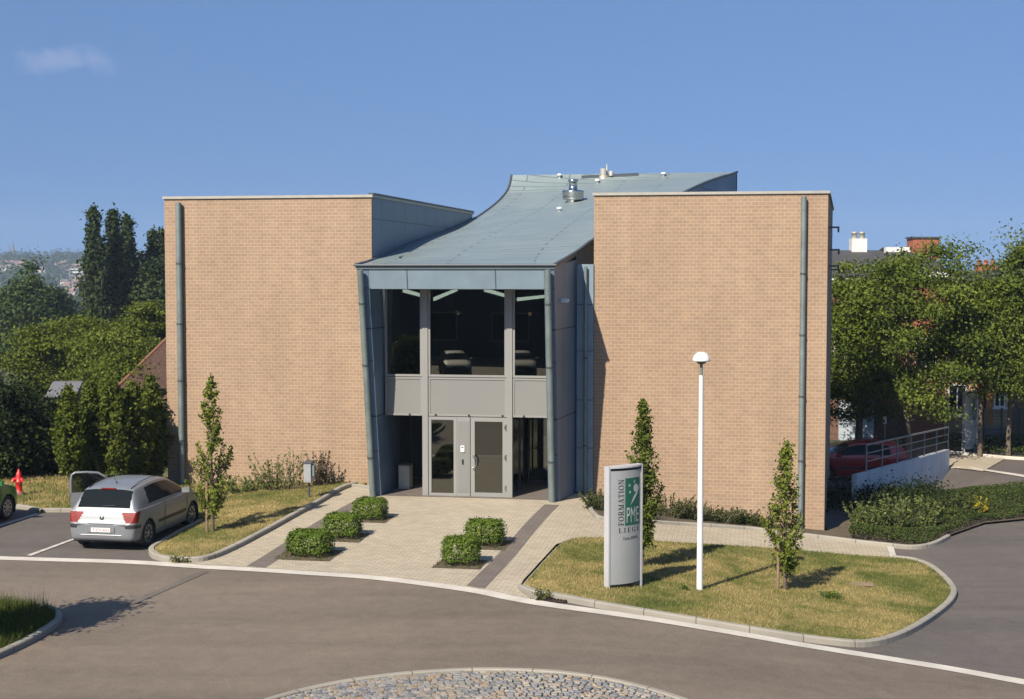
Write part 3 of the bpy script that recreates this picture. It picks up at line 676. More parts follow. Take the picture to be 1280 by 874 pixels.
def roof_at(u, v):                                  # the roof point seen at a pixel of the survey photo
    best = None
    for i in range(200):
        for j in range(60):
            q = roofpt(j / 60, 0.4 + 0.6 * i / 200); w = BW(q.x, q.y); X, Y, Z = w.x, w.y, q.z - EYE
            dp = Y * math.cos(PITCH) - Z * math.sin(PITCH); up = Y * math.sin(PITCH) + Z * math.cos(PITCH)
            e = (640 + F * X / dp - u) ** 2 + (437 - F * up / dp - v) ** 2
            if best is None or e < best[0]: best = (e, q)
    return best[1]
# dark front edge of the roof, thin metal rims at the sides
mb = MB(); mb.tube([lc[0][0] + Vector((-0.05, -0.03, 0.0)), rc[0][0] + Vector((0.05, -0.03, 0.0))], 0.035, 6); mb.build('gutter_edge', M['zinc_dark'], roof)
mb = MB(); mb.tube([p + Vector((0.0, 0, 0.01)) for p, d in lc], 0.05, 6); mb.tube([p + Vector((0.0, 0, 0.01)) for p, d in rc], 0.05, 6); mb.build('edge_trim', M['zinc_dark'], roof)
# wall under the right edge of the roof and closing walls at the rear
mb = MB(); d = 0
for i in range(NR):
    a, b_ = rc[i][0], rc[i + 1][0]
    if b_.y < -0.02: continue
    if a.y < 0: a = a.lerp(b_, (0 - a.y) / (b_.y - a.y))
    L_ = (b_ - a).length; mb.face([(a.x - 0.03, a.y, -0.5), (b_.x - 0.03, b_.y, -0.5), (b_.x - 0.03, b_.y, b_.z - 0.11), (a.x - 0.03, a.y, a.z - 0.11)], [(d, 0), (d + L_, 0), (d + L_, b_.z), (d, a.z)]); d += L_
e0, e1 = lc[-1][0], rc[-1][0]
mb.face([(e1.x, e1.y - .02, -0.5), (e0.x, e0.y - .02, -0.5), (e0.x, e0.y - .02, e0.z - .1), (e1.x, e1.y - .02, e1.z - .1)])
for i in range(NR):
    a, b_ = lc[i][0], lc[i + 1][0]
    if a.y < 12.4: continue
    mb.face([(b_.x + .02, b_.y, -0.5), (a.x + .02, a.y, -0.5), (a.x + .02, a.y, a.z - 0.11), (b_.x + .02, b_.y, b_.z - 0.11)])
mb.build('rear_cladding', M['zinc'], B)

# leaning entrance frame: two fins, a fascia, a soffit
zb = 0.12
def fin(sa_b, sb_b, sa_t, sb_t, sa_w, sb_w, back_t, name):
    mb = MB()
    zt = 6.60; zr = 6.80
    # outer (a) and inner (b) faces; front leans from t=-1.80 at the foot to t=-2.82 at the eaves
    f = [(sa_b, -1.80, zb), (sb_b, -1.80, zb), (sb_w, back_t, zb), (sa_w, back_t, zb), (sa_t, -2.82, zt), (sb_t, -2.82, zt), (sb_w, back_t, zr), (sa_w, back_t, zr)]
    if sa_b > sb_b: f = [f[1], f[0], f[3], f[2], f[5], f[4], f[7], f[6]]
    mb.hexa(f); return bevel(mb.build(name, M['zinc'], B), 0.012)
fl = fin(6.80, 7.12, 6.74, 7.06, 6.74, 7.16, 0.05, 'entrance_wall')
fr = fin(12.16, 11.86, 12.15, 11.88, 12.40, 11.90, 0.05, 'entrance_wall')
mb = MB(); mb.hexa([(7.07, -2.715, 5.99), (11.875, -2.715, 5.99), (11.875, -2.45, 5.99), (7.07, -2.45, 5.99), (7.07, -2.82, 6.585), (11.875, -2.82, 6.585), (11.875, -2.45, 6.585), (7.07, -2.45, 6.585)])
fa = mb.build('fascia', M['zinc_plain'], B)
mb = MB()
for s_ in (8.12, 10.55): mb.hexa([(s_, -2.722, 5.98), (s_ + .025, -2.722, 5.98), (s_ + .025, -2.70, 5.98), (s_, -2.70, 5.98), (s_, -2.827, 6.58), (s_ + .025, -2.827, 6.58), (s_ + .025, -2.80, 6.58), (s_, -2.80, 6.58)])
mb.build('panel_joint', M['zinc_dark'], fa)
# dark joints across the fins and the white feet below them
for par, (a_, b_) in ((fl, (6.77, 7.10)), (fr, (11.87, 12.16))):
    mb = MB()
    for z_ in (1.45, 4.0, 6.0):
        k = (z_ - zb) / (6.6 - zb); t_ = -1.80 - 1.02 * k; mb.box(a_, b_, t_ - 0.004, t_ + 0.03, z_, z_ + 0.025)
    mb.build('panel_joint', M['zinc_dark'], par)
mb = MB()
for s_ in (6.82, 7.05, 11.90, 12.10): mb.box(s_, s_ + 0.07, -1.79, -1.70, 0.02, zb)
mb.build('foot', M['white_paint'], B)
# soffit and ceilings
mb = MB(); mb.box(7.06, 11.88, -2.44, -1.50, 6.02, 6.06); mb.build('soffit', M['zinc_plain'], B)
# downpipes standing in front of the fins and on the brick
def pipe(name, pts, r, brk, parent=B, mat='pipe'):
    mb = MB(); mb.tube(pts, r, 12); o = mb.build(name, M[mat], parent)
    mb = MB()
    for q in brk:
        a, b_ = Vector(pts[0]), Vector(pts[-1]); k = (q - a.z) / (b_.z - a.z); c = a.lerp(b_, k); dv = (b_ - a).normalized()
        mb.tube([c - dv * 0.025, c + dv * 0.025], r + 0.012, 12); mb.box(c.x - 0.02, c.x + 0.02, c.y, c.y + 0.14, q - 0.02, q + 0.02)
    mb.build('bracket', M['zinc_dark'], o); return o
pipe('downpipe', [(6.93, -1.98, 0.05), (6.88, -2.98, 6.50)], 0.085, (1.3, 3.9, 5.6))
pipe('downpipe', [(11.99, -1.98, 0.05), (12.0, -2.98, 6.50)], 0.085, (1.3, 3.9, 5.6))
pipe('downpipe', [(0.50, -0.13, -0.05), (0.50, -0.13, 8.50)], 0.085, (1.4, 3.2, 4.9, 6.7))
pipe('downpipe', [(18.72, -0.13, -0.85), (18.72, -0.13, 8.52)], 0.075, (1.2, 3.0, 4.7, 6.4))
pipe('downpipe', [(12.68, -0.16, 0.0), (12.68, -0.16, 6.60)], 0.05, (1.5, 4.0))
# link panel between the entrance and the right block
mb = MB()
zz = [0.15, 1.42, 2.80, 4.20, 5.52, 6.68]
for a_, b_ in zip(zz, zz[1:]): mb.box(12.42, 12.895, -0.06, 0.02, a_ + 0.012, b_ - 0.012)
lp = bevel(mb.build('link_panel', M['zinc_plain'], B), 0.006)
mb = MB(); mb.box(12.43, 12.89, -0.03, 0.018, -0.1, 6.66); mb.build('backing', M['zinc_dark'], lp)
mb = MB(); mb.box(12.20, 12.40, -1.95, -1.7, 5.62, 5.66); mb.box(12.20, 12.42, -1.9, -1.75, 5.66, 5.72); mb.build('wall_light', M['white_paint'], B)

# curtain wall at t = -1.45
gt = -1.45
def frame(name, s0, s1, z0, z1, w=0.07, d=0.09, t=gt, mat='alu', parent=B):
    mb = MB(); mb.box(s0, s1, t - d / 2, t + d / 2, z0, z0 + w); mb.box(s0, s1, t - d / 2, t + d / 2, z1 - w, z1); mb.box(s0, s0 + w, t - d / 2, t + d / 2, z0 + w, z1 - w); mb.box(s1 - w, s1, t - d / 2, t + d / 2, z0 + w, z1 - w)
    return mb.build(name, M[mat], parent)
def pane(s0, s1, z0, z1, parent, t=gt, name='pane'):
    mb = MB(); mb.box(s0, s1, t - 0.008, t + 0.008, z0, z1); return mb.build(name, M['glass'], parent)
bays = [(7.17, 8.24), (8.41, 10.64), (10.81, 11.88)]
for a_, b_ in bays:
    w = frame('window', a_, b_, 3.52, 6.02, 0.06); pane(a_ + 0.06, b_ - 0.06, 3.58, 5.96, w)
    p = frame('spandrel', a_, b_, 2.42, 3.50, 0.05, 0.08)
    mb = MB(); mb.box(a_ + 0.05, b_ - 0.05, gt - 0.02, gt + 0.02, 2.47, 3.45); mb.build('panel', M['alu_panel'], p)
for a_, b_ in ((8.245, 8.405), (10.645, 10.805)):
    mb = MB(); mb.box(a_, b_, gt - 0.08, gt + 0.08, 0.155, 6.02); bevel(mb.build('mullion', M['alu'], B), 0.008)
mb = MB()
for s_ in (7.85, 8.6, 9.55, 10.5, 11.1): mb.box(s_, s_ + 0.05, gt - 0.07, gt - 0.045, 2.44, 2.475)
mb.build('vent_cap', M['black'], B)
# glazed side screen, intercom panel and door of the lobby
ss = frame('side_screen', 8.41, 9.22, 0.16, 2.40, 0.085); pane(8.495, 9.135, 0.245, 2.315, ss)
mb = MB(); mb.box(9.225, 9.60, gt - 0.045, gt + 0.045, 0.16, 2.40); ip = bevel(mb.build('intercom_panel', M['alu'], B), 0.006)
mb = MB(); mb.box(9.25, 9.575, gt - 0.052, gt - 0.046, 0.28, 2.28); mb.build('panel', M['alu_panel'], ip)
mb = MB(); mb.box(9.34, 9.45, gt - 0.085, gt - 0.053, 1.42, 1.60); ic = bevel(mb.build('intercom', M['white_paint'], ip), 0.008)
mb = MB(); mb.box(9.365, 9.425, gt - 0.089, gt - 0.086, 1.535, 1.565); mb.build('screen', M['black'], ic) if False else mb.build('keypad', M['black'], ip)
mb = MB(); mb.box(9.375, 9.42, gt - 0.075, gt - 0.053, 1.08, 1.21); mb.build('lock_plate', M['black'], ip)
dr = frame('door', 9.62, 10.64, 0.17, 2.40, 0.115, 0.08); pane(9.735, 10.525, 0.285, 2.285, dr)
mb = MB(); mb.tube([(9.70 + 0.11 * math.sin(a), gt - 0.13, 1.16 + 0.17 * math.cos(a)) for a in np.linspace(0, math.pi, 11)], 0.017, 8)
mb.box(9.68, 9.70, gt - 0.13, gt - 0.04, 1.32, 1.34); mb.box(9.68, 9.70, gt - 0.13, gt - 0.04, 0.98, 1.00); mb.build('handle', M['steel'], dr)
for z_ in (0.36, 1.22, 2.06): mb = MB(); mb.tube([(10.62, gt - 0.07, z_), (10.62, gt - 0.07, z_ + 0.15)], 0.02, 8); mb.box(10.57, 10.68, gt - 0.06, gt - 0.042, z_ + 0.05, z_ + 0.10); mb.build('hinge', M['steel'], dr)
# lobby side glazing and recessed screens
mb = MB(); mb.box(10.70, 10.716, gt + 0.09, 0.30, 0.18, 2.38); g1 = mb.build('lobby_glazing', M['glass'], B)
mb = MB(); mb.box(10.715, 10.725, 0.305, 1.44, 0.18, 2.38); mb.build('pane', M['glass'], g1)
mb = MB(); mb.box(10.67, 10.75, 0.26, 0.30, 0.17, 2.40); mb.box(10.67, 10.75, gt + 0.09, 1.44, 0.155, 0.18); mb.build('frame', M['zinc_dark'], g1)
mb = MB(); mb.box(8.37, 8.386, gt + 0.09, 1.44, 0.18, 2.38); mb.build('lobby_glazing', M['glass'], B)
for a_, b_ in ((7.17, 8.28), (10.78, 11.88)):
    w = frame('recessed_screen', a_, b_, 0.17, 2.40, 0.05, 0.06, 1.48, 'zinc_dark')
    if a_ > 8: pane(a_ + .05, b_ - .05, 0.22, 2.35, w, 1.48)
    else: mb = MB(); mb.box(a_ + .05, b_ - .05, 1.47, 1.49, 0.22, 2.35); mb.build('panel', M['black'], w)
for a_, b_ in ((7.06, 7.168), (11.882, 11.98)): mb = MB(); mb.box(a_, b_, 0.052, 1.52, 0.10, 2.44); mb.build('porch_wall', M['zinc_dark'], B)
mb = MB(); mb.box(7.17, 11.88, gt + 0.05, 7.6, 2.44, 2.50); mb.build('floor_slab', M['alu_panel'], B)
# interior seen dimly through the glass
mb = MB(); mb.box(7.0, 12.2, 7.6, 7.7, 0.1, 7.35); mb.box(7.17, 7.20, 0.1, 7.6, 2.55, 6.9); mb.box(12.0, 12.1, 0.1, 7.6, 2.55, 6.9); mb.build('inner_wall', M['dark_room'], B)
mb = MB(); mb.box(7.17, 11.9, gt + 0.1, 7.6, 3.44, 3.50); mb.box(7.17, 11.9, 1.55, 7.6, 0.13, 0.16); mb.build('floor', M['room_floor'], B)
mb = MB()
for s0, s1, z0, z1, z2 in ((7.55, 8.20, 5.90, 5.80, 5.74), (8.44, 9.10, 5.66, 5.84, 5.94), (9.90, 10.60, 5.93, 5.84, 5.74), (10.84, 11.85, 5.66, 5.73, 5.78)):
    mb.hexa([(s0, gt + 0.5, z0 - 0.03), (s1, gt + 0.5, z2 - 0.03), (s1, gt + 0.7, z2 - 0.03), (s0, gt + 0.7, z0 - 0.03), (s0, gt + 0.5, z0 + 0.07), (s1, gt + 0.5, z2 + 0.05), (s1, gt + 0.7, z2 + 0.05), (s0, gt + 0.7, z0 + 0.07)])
mb.build('glow_strip', emit_mat('glow_strip', (1.0, 0.96, 0.86), 4.5), B)  # glowing strips added to imitate bright bands below the ceiling, no real fittings
# pendant lamps
M['brass'] = simple('brass', (0.75, 0.50, 0.20), 0.3, 1.0); M['bulb'] = emit_mat('bulb', (1.0, 0.66, 0.28), 4.0)
for k, (s_, z_) in enumerate(((9.08, 5.27), (11.15, 5.24))):
    w = BW(s_, gt + 0.9)
    t = thing('pendant_lamp', ('brass pendant lamp behind the wide middle upper window', 'brass pendant lamp behind the narrow right upper window')[k], 'lamp', (w.x, w.y, z_), YAW, 'pendant lamps in the entrance hall')
    mb = MB(); mb.lathe([(0.03, 0.10), (0.10, 0.06), (0.14, 0.0), (0.135, 0.0), (0.09, 0.05), (0.0, 0.09)]); mb.build('lamp_shade', M['brass'], t)
    mb = MB(); mb.lathe([(0.0, 0.06), (0.04, 0.03), (0.04, 0.0), (0.0, -0.03)], n=12); mb.build('bulb', M['bulb'], t)
    mb = MB(); mb.tube([(0, 0, 0.1), (0, 0, 1.5)], 0.008, 5); mb.build('cord', M['black'], t)
# things on the roof
q = roof_at(716, 252)
mb = MB(); mb.lathe([(0.26, -0.15), (0.26, 0.05), (0.40, 0.08), (0.42, 0.16), (0.42, 0.34), (0.44, 0.36), (0.42, 0.42), (0.17, 0.45), (0.16, 0.75), (0.20, 0.76), (0.20, 0.84), (0.0, 0.88)], tuple(q)); mb.build('roof_vent', M['steel'], roof)
for u, v in ((698, 221), (699, 264), (748, 229), (828, 219)):
    q = roof_at(u, v); mb = MB(); mb.lathe([(0.05, -0.1), (0.05, 0.07), (0.11, 0.07), (0.10, 0.14), (0.0, 0.17)], tuple(q), 14); mb.build('vent_cap', M['white_paint'], roof)
q = roof_at(757, 221)
mb = MB(); mb.lathe([(0.2, -0.3), (0.2, 0.12), (0.13, 0.14), (0.13, 0.42), (0.0, 0.43)], (q.x - 0.05, q.y, q.z - 0.1), 14); mb.lathe([(0.10, 0), (0.10, 0.22), (0.0, 0.23)], (q.x + 0.28, q.y, q.z), 12); mb.lathe([(0.03, 0), (0.03, 0.52), (0.0, 0.53)], (q.x + 0.08, q.y + 0.2, q.z), 8); mb.build('flue', M['coping'], roof)
qa, qb = roof_at(728, 224), roof_at(797, 220)
mb = MB(); mb.hexa([(qa.x, qa.y, qa.z - 0.1), (qb.x, qb.y, qb.z - 0.1), (qb.x, qb.y + 0.15, qb.z - 0.1), (qa.x, qa.y + 0.15, qa.z - 0.1), (qa.x, qa.y, qa.z + 0.13), (qb.x, qb.y, qb.z + 0.13), (qb.x, qb.y + 0.15, qb.z + 0.13), (qa.x, qa.y + 0.15, qa.z + 0.13)]); mb.build('roof_rail', M['zinc_dark'], roof)

# grey metal cabinet in the porch
w = BW(7.45, -0.30)
t = thing('metal_cabinet', 'small pale grey metal cabinet standing in the shaded porch', 'cabinet', (w.x, w.y, terrain(w.x, w.y) + 0.012), YAW)
mb = MB(); mb.box(-0.16, 0.16, -0.20, 0.20, 0.0, 0.66); bevel(mb.build('body', simple('cabinet_paint', (0.52, 0.52, 0.42), 0.5), t), 0.015)
mb = MB(); mb.box(-0.17, 0.17, -0.21, 0.21, 0.66, 0.69); bevel(mb.build('lid', simple('cabinet_lid', (0.30, 0.30, 0.25), 0.5), t), 0.01)
mb = MB(); mb.box(-0.14, 0.14, -0.206, -0.201, 0.06, 0.60); mb.build('door_panel', simple('cabinet_front', (0.56, 0.55, 0.45), 0.5), t)

# ------------------------------------------------------------------ totem signs
def arc(cx, cy, rx, ry, a0, a1, n=14): return [(cx + rx * math.cos(a0 + (a1 - a0) * k / n), cy + ry * math.sin(a0 + (a1 - a0) * k / n)) for k in range(n + 1)]
def band(cx, cy, rx, ry, irx, iry, a0, a1, n=14):
    o_, i_ = arc(cx, cy, rx, ry, a0, a1, n), arc(cx, cy, irx, iry, a0, a1, n)
    return [[o_[k], o_[k + 1], i_[k + 1], i_[k]] for k in range(n)]
def rc_(x0, y0, x1, y1): return [(x0, y0), (x1, y0), (x1, y1), (x0, y1)]
def diag(x0, y0, x1, y1, w): return [(x0, y0), (x0 + w, y0), (x1 + w, y1), (x1, y1)]
sf, st, tn = 0.05, 0.15, 0.06
GL = {'I': (0.34, [rc_(.1, 0, .25, 1), rc_(0, 0, .34, sf), rc_(0, 1 - sf, .34, 1)]),
 'L': (0.62, [rc_(.1, 0, .25, 1), rc_(0, 1 - sf, .36, 1), rc_(0, 0, .6, sf), rc_(.54, sf, .6, .28)]),
 'F': (0.60, [rc_(.1, 0, .25, 1), rc_(0, 0, .36, sf), rc_(0, 1 - sf, .58, 1), rc_(.52, .74, .58, 1 - sf), rc_(.25, .48, .44, .54), rc_(.40, .40, .45, .62)]),
 'E': (0.64, [rc_(.1, 0, .25, 1), rc_(0, 0, .62, sf), rc_(0, 1 - sf, .6, 1), rc_(.54, .76, .6, 1 - sf), rc_(.56, sf, .62, .26), rc_(.25, .48, .44, .54), rc_(.40, .40, .45, .62)]),
 'O': (0.80, band(.4, .5, .40, .52, .25, .46, 0, 2 * math.pi, 22)),
 'G': (0.80, band(.4, .5, .40, .52, .25, .46, R(48), R(318), 20) + [rc_(.58, .04, .73, .44), rc_(.48, .42, .80, .47), rc_(.66, .68, .71, .98)]),
 'R': (0.74, [rc_(.1, 0, .25, 1), rc_(0, 0, .36, sf), rc_(0, 1 - sf, .3, 1), rc_(.25, .46, .36, .51), rc_(.25, .95, .36, 1)] + band(.34, .73, .30, .27, .15, .22, -math.pi / 2, math.pi / 2, 12) + [diag(.56, 0, .32, .48, .17), rc_(.52, 0, .78, sf)]),
 'M': (0.98, [rc_(.12, 0, .18, 1), rc_(0, 0, .30, sf), rc_(0, 1 - sf, .25, 1), diag(.42, 0, .12, 1, .15), diag(.47, 0, .74, 1, .06), rc_(.70, 0, .85, 1), rc_(.60, 0, .95, sf), rc_(.74, 1 - sf, .95, 1)]),
 'A': (0.76, [diag(.10, 0, .32, 1, .06), diag(.54, 0, .30, 1, .16), rc_(.2, .32, .56, .37), rc_(0, 0, .24, sf), rc_(.46, 0, .80, sf)]),
 'T': (0.66, [rc_(.26, 0, .41, 1), rc_(.15, 0, .52, sf), rc_(0, 1 - sf, .67, 1), rc_(0, .74, .06, 1 - sf), rc_(.61, .74, .67, 1 - sf)]),
 'N': (0.82, [rc_(.12, 0, .18, 1), rc_(0, 0, .30, sf), rc_(0, 1 - sf, .25, 1), diag(.60, 0, .12, 1, .15), rc_(.64, 0, .70, 1), rc_(.54, 1 - sf, .80, 1)])}
def serif(txt, gap=0.12):
    out, x = [], 0
    for ch in txt:
        w, ps = GL[ch]; out += [[(x + a, b) for a, b in p] for p in ps]; x += w + gap
    return out, x - gap
def sans(txt, height):                              # plain lettering as flat polygons
    cu = bpy.data.curves.new('lettering', 'FONT'); cu.body = txt; cu.size = 1; cu.resolution_u = 3; o = bpy.data.objects.new('lettering', cu); C.objects.link(o)
    dg = bpy.context.evaluated_depsgraph_get(); me = bpy.data.meshes.new_from_object(o.evaluated_get(dg)); ps = [[tuple(me.vertices[i].co.xy) for i in p.vertices] for p in me.polygons]
    bpy.data.objects.remove(o); bpy.data.meshes.remove(me); bpy.data.curves.remove(cu)
    ys_ = [y for p in ps for x, y in p]; xs_ = [x for p in ps for x, y in p]; k = height / (max(ys_) - min(ys_)); x0, y0 = min(xs_), min(ys_)
    return [[((x - x0) * k, (y - y0) * k) for x, y in p] for p in ps], (max(xs_) - x0) * k
HW, SH = 0.442, 2.55
def fy(x): return -(0.055 + 0.085 * (1 - (x / 0.40) ** 2))
M['sign_face'] = simple('brushed_sign_face', (0.46, 0.475, 0.47), 0.40, 0.35, 0.05, 1.0)
M['sign_alu'] = simple('sign_posts', (0.72, 0.72, 0.74), 0.35, 0.4, 0.04)
M['sign_green'] = simple('sign_green', (0.012, 0.105, 0.065), 0.5, 0, 0.06)
M['sign_black'] = simple('sign_lettering', (0.018, 0.02, 0.022), 0.6)
M['sign_light'] = simple('sign_emblem', (0.42, 0.47, 0.44), 0.5)
def totem(label, loc, rz, full=True):
    t = thing('totem_sign', label, 'sign', loc, rz, 'information totems of the training centre')
    mb = MB(); n = 20; X = [-0.40 + 0.80 * k / n for k in range(n + 1)]
    for a, b in zip(X, X[1:]):
        mb.mesh([(a, fy(a), 0.13), (b, fy(b), 0.13), (b, fy(b), SH - 0.09), (a, fy(a), SH - 0.09)], [(0, 1, 2, 3)], True)
        mb.mesh([(a, 0.09, 0.13), (b, 0.09, 0.13), (b, 0.09, SH - 0.09), (a, 0.09, SH - 0.09)], [(3, 2, 1, 0)], False)
        mb.mesh([(a, fy(a), 0.13), (b, fy(b), 0.13), (b, 0.09, 0.13), (a, 0.09, 0.13)], [(3, 2, 1, 0)], False)
    mb.build('sign_panel', M['sign_face'], t)
    mb = MB(); pts = [(x, fy(x) - 0.02) for x in X] + [(0.40, 0.10), (-0.40, 0.10)]; mb.prism(pts, SH - 0.035, SH); cap_ = mb.build('cap', M['sign_alu'], t)
    mb = MB(); pts = [(x, fy(x) + 0.015) for x in X] + [(0.40, 0.08), (-0.40, 0.08)]; mb.prism(pts, SH - 0.09, SH - 0.036); mb.build('shadow_gap', M['black'], t)
    for s in (-1, 1):
        mb = MB(); x0, x1 = (-HW, -0.401) if s < 0 else (0.401, HW); mb.box(x0, x1, -0.068, 0.085, -0.05, SH + 0.003); bevel(mb.build('post', M['sign_alu'], t), 0.015)
    def put(name, polys, mat, e, par=t):
        mb = MB()
        for p in polys:
            P = [(x, fy(x) - e, z) for x, z in p]
            n_ = (Vector(P[1]) - Vector(P[0])).cross(Vector(P[2]) - Vector(P[0]))
            if n_.y > 0: P = P[::-1]
            mb.face(P)
        return mb.build(name, M[mat], par)
    gx0, gx1, gz0, gz1 = -0.075, 0.345, 1.33, 2.30
    put('emblem_field', [[(gx0 + (gx1 - gx0) * k / 10, gz0), (gx0 + (gx1 - gx0) * (k + 1) / 10, gz0), (gx0 + (gx1 - gx0) * (k + 1) / 10, gz1), (gx0 + (gx1 - gx0) * k / 10, gz1)] for k in range(10)], 'sign_green', 0.004)
    ps = []
    for (cx, cz) in ((0.17, 2.22), (0.03, 2.15), (0.045, 2.01)):
        st_ = [(cx + (0.036 if k % 2 == 0 else 0.015) * math.sin(k * math.pi / 5), cz + (0.040 if k % 2 == 0 else 0.017) * math.cos(k * math.pi / 5)) for k in range(10)]
        ps += [[(cx, cz), st_[k], st_[(k + 1) % 10]] for k in range(10)]
    c_ = arc(0.215, 2.085, 0.075, 0.085, 0, 2 * math.pi, 18); ps += [[(0.215, 2.085), c_[k], c_[k + 1]] for k in range(18)]
    sw = [(0.06, 1.74), (0.12, 1.80), (0.19, 1.87), (0.27, 1.97), (0.33, 2.09), (0.385, 2.20)]; sw2 = [(0.06, 1.74), (0.10, 1.83), (0.15, 1.92), (0.22, 1.995), (0.30, 2.09), (0.385, 2.20)]
    ps += [[sw[k], sw[k + 1], sw2[k + 1], sw2[k]] for k in range(1, 4)] + [[sw[0], sw[1], sw2[1]], [sw[4], sw[5], sw2[4]]]
    put('emblem', ps, 'sign_light', 0.008)
    pl, w = sans('PME', 0.31); k = 0.355 / w; put('lettering', [[(-0.04 + x * k, 1.385 + y) for x, y in p] for p in pl], 'sign_light', 0.008)
    pl, w = serif('FORMATION'); L_ = 0.95; hgt = 0.125; put('lettering', [[(-0.105 - y * hgt, 1.335 + x * L_ / w) for x, y in p] for p in pl], 'sign_black', 0.004)
    pl, w = serif('LIEGE', 0.34); put('lettering', [[(-0.225 + x * 0.56 / w, 1.19 + y * 0.095) for x, y in p] for p in pl], 'sign_black', 0.004)
    pl, w = sans('Centre IFAPME', 0.062); k = 0.40 / w; put('lettering', [[(-0.12 + x * k, 1.035 + y) for x, y in p] for p in pl], 'sign_black', 0.004)
    return t
p1, p2 = G(758.5, 741), G(799.5, 734)
rz1 = math.atan2(p2.y - p1.y, p2.x - p1.x); c1 = (p1 + p2) / 2
rz1 = min(max(rz1, R(26)), R(34))
sign_main = totem('tall grey totem sign with green emblem standing on the dry lawn island', (c1.x, c1.y, c1.z + 0.03), rz1)
p3 = G(1212, 566)
copy_tree(sign_main, (p3.x, p3.y, p3.z + 0.05), R(38), 'grey totem sign in the far green bed before the wooden door')

# ------------------------------------------------------------------ street lamps
def lamp(label, loc):
    t = thing('street_lamp', label, 'street lamp', loc, 0)
    mb = MB(); mb.tube([(0, 0, -0.05), (0, 0, 4.50)], [0.068, 0.045], 14); mb.build('pole', M['white_paint'], t)
    mb = MB(); mb.tube([(0, 0, 4.501), (0, 0, 4.78)], [0.034, 0.030], 12); mb.build('neck', M['pipe'], t)
    mb = MB(); mb.lathe([(0.03, 4.78), (0.155, 4.80), (0.185, 4.795), (0.185, 4.82), (0.165, 4.89), (0.11, 4.96), (0.05, 4.985), (0.0, 4.99)], n=28); mb.build('lamp_head', M['white_paint'], t)
    mb = MB(); mb.lathe([(0.0, 4.72), (0.07, 4.74), (0.13, 4.795)], n=20); mb.build('diffuser', simple('lamp_diffuser', (0.14, 0.12, 0.08), 0.3), t)
    return t
lamp0 = lamp('white pole street lamp standing on the dry lawn island', gz(G(874.5, 741), 0.06))

# ------------------------------------------------------------------ cars
def car_grid():
    # stations along x (rear bumper 0 -> nose 4.2): x, z_bottom, z_top, half width
    S = [(0.00, .36, .62, .60), (0.012, .30, .66, .68), (0.04, .26, .72, .76), (0.08, .24, .83, .800), (0.13, .23, .945, .825), (0.19, .22, 1.04, .838), (0.27, .21, 1.17, .850), (0.35, .21, 1.285, .858), (0.44, .20, 1.385, .864), (0.58, .20, 1.435, .868), (0.95, .19, 1.475, .872), (1.3, .19, 1.503, .875), (1.7, .19, 1.508, .876), (2.05, .19, 1.485, .876), (2.3, .19, 1.435, .876), (2.55, .19, 1.33, .875), (2.8, .19, 1.205, .873), (3.05, .19, 1.07, .870), (3.22, .19, .985, .866), (3.5, .20, .915, .855), (3.75, .20, .845, .83), (3.95, .21, .765, .775), (4.08, .23, .69, .69), (4.16, .27, .62, .58), (4.20, .33, .55, .44)]
    rows = []
    for x, zb_, zt, b in S:
        cab = min(1, max(0, (zt - 1.0) / 0.4)); belt = min(0.94, zt - 0.035)
        sh = min(0.72, zb_ + (belt - zb_) * 0.72); mid = zb_ + (sh - zb_) * 0.55
        rail_y = b * (0.86 - 0.125 * cab); rail_z = belt + (zt - belt) * (0.80 if cab > 0.02 else 0.45)
        rows.append([(x, 0, zb_), (x, b * .80, zb_), (x, b * .95, zb_ + .045), (x, b * .992, mid), (x, b, sh), (x, b * .985, belt - .03), (x, b * (.965 - .01 * cab), belt + .012 * cab), (x, (b * .965 + rail_y) / 2 + .012 * cab, (belt + rail_z) / 2), (x, rail_y, rail_z), (x, rail_y * .90, rail_z + (zt - rail_z) * .62), (x, rail_y * .55, rail_z + (zt - rail_z) * .93), (x, 0, zt)])
    A = np.array(rows)
    def interp(A, n, ax):
        A = np.moveaxis(A, ax, 0); m_ = len(A); out = []
        for i in range(m_ - 1):
            p0, p1, p2, p3 = A[max(i - 1, 0)], A[i], A[i + 1], A[min(i + 2, m_ - 1)]
            for k in range(n):
                t = k / n
                lin = p1 + (p2 - p1) * t
                cr = .5 * (2 * p1 + (p2 - p0) * t + (2 * p0 - 5 * p1 + 4 * p2 - p3) * t * t + (3 * p1 - p0 - 3 * p2 + p3) * t ** 3)
                out.append(lin * .35 + cr * .65)
        out.append(A[-1]); return np.moveaxis(np.array(out), 0, ax)
    return interp(interp(A, 6, 1), 9, 0)
GRID = car_grid()
WX, WR = (0.72, 3.33), 0.315
M['car_glass'] = simple('car_glass', (0.012, 0.016, 0.018), 0.08, 0, 0.02, 1, spec=0.10)
M['tyre'] = simple('tyre', (0.018, 0.018, 0.018), 0.85)
M['rim'] = simple('wheel_trim', (0.50, 0.51, 0.52), 0.35, 0.6)
M['car_trim'] = simple('black_plastic', (0.022, 0.022, 0.024), 0.55)
M['tail'] = simple('tail_lamp_red', (0.20, 0.010, 0.007), 0.5, 0, 0.1, 12, spec=0.25)
M['head'] = simple('headlamp', (0.55, 0.57, 0.58), 0.1, 0.3, coat=1.0)
M['plate_red'] = simple('plate_red', (0.50, 0.03, 0.03), 0.5)
def paint(name, col, metal=0.6, rough=0.3): return simple(name, col, rough, metal, 0.03, 4, coat=0.4)
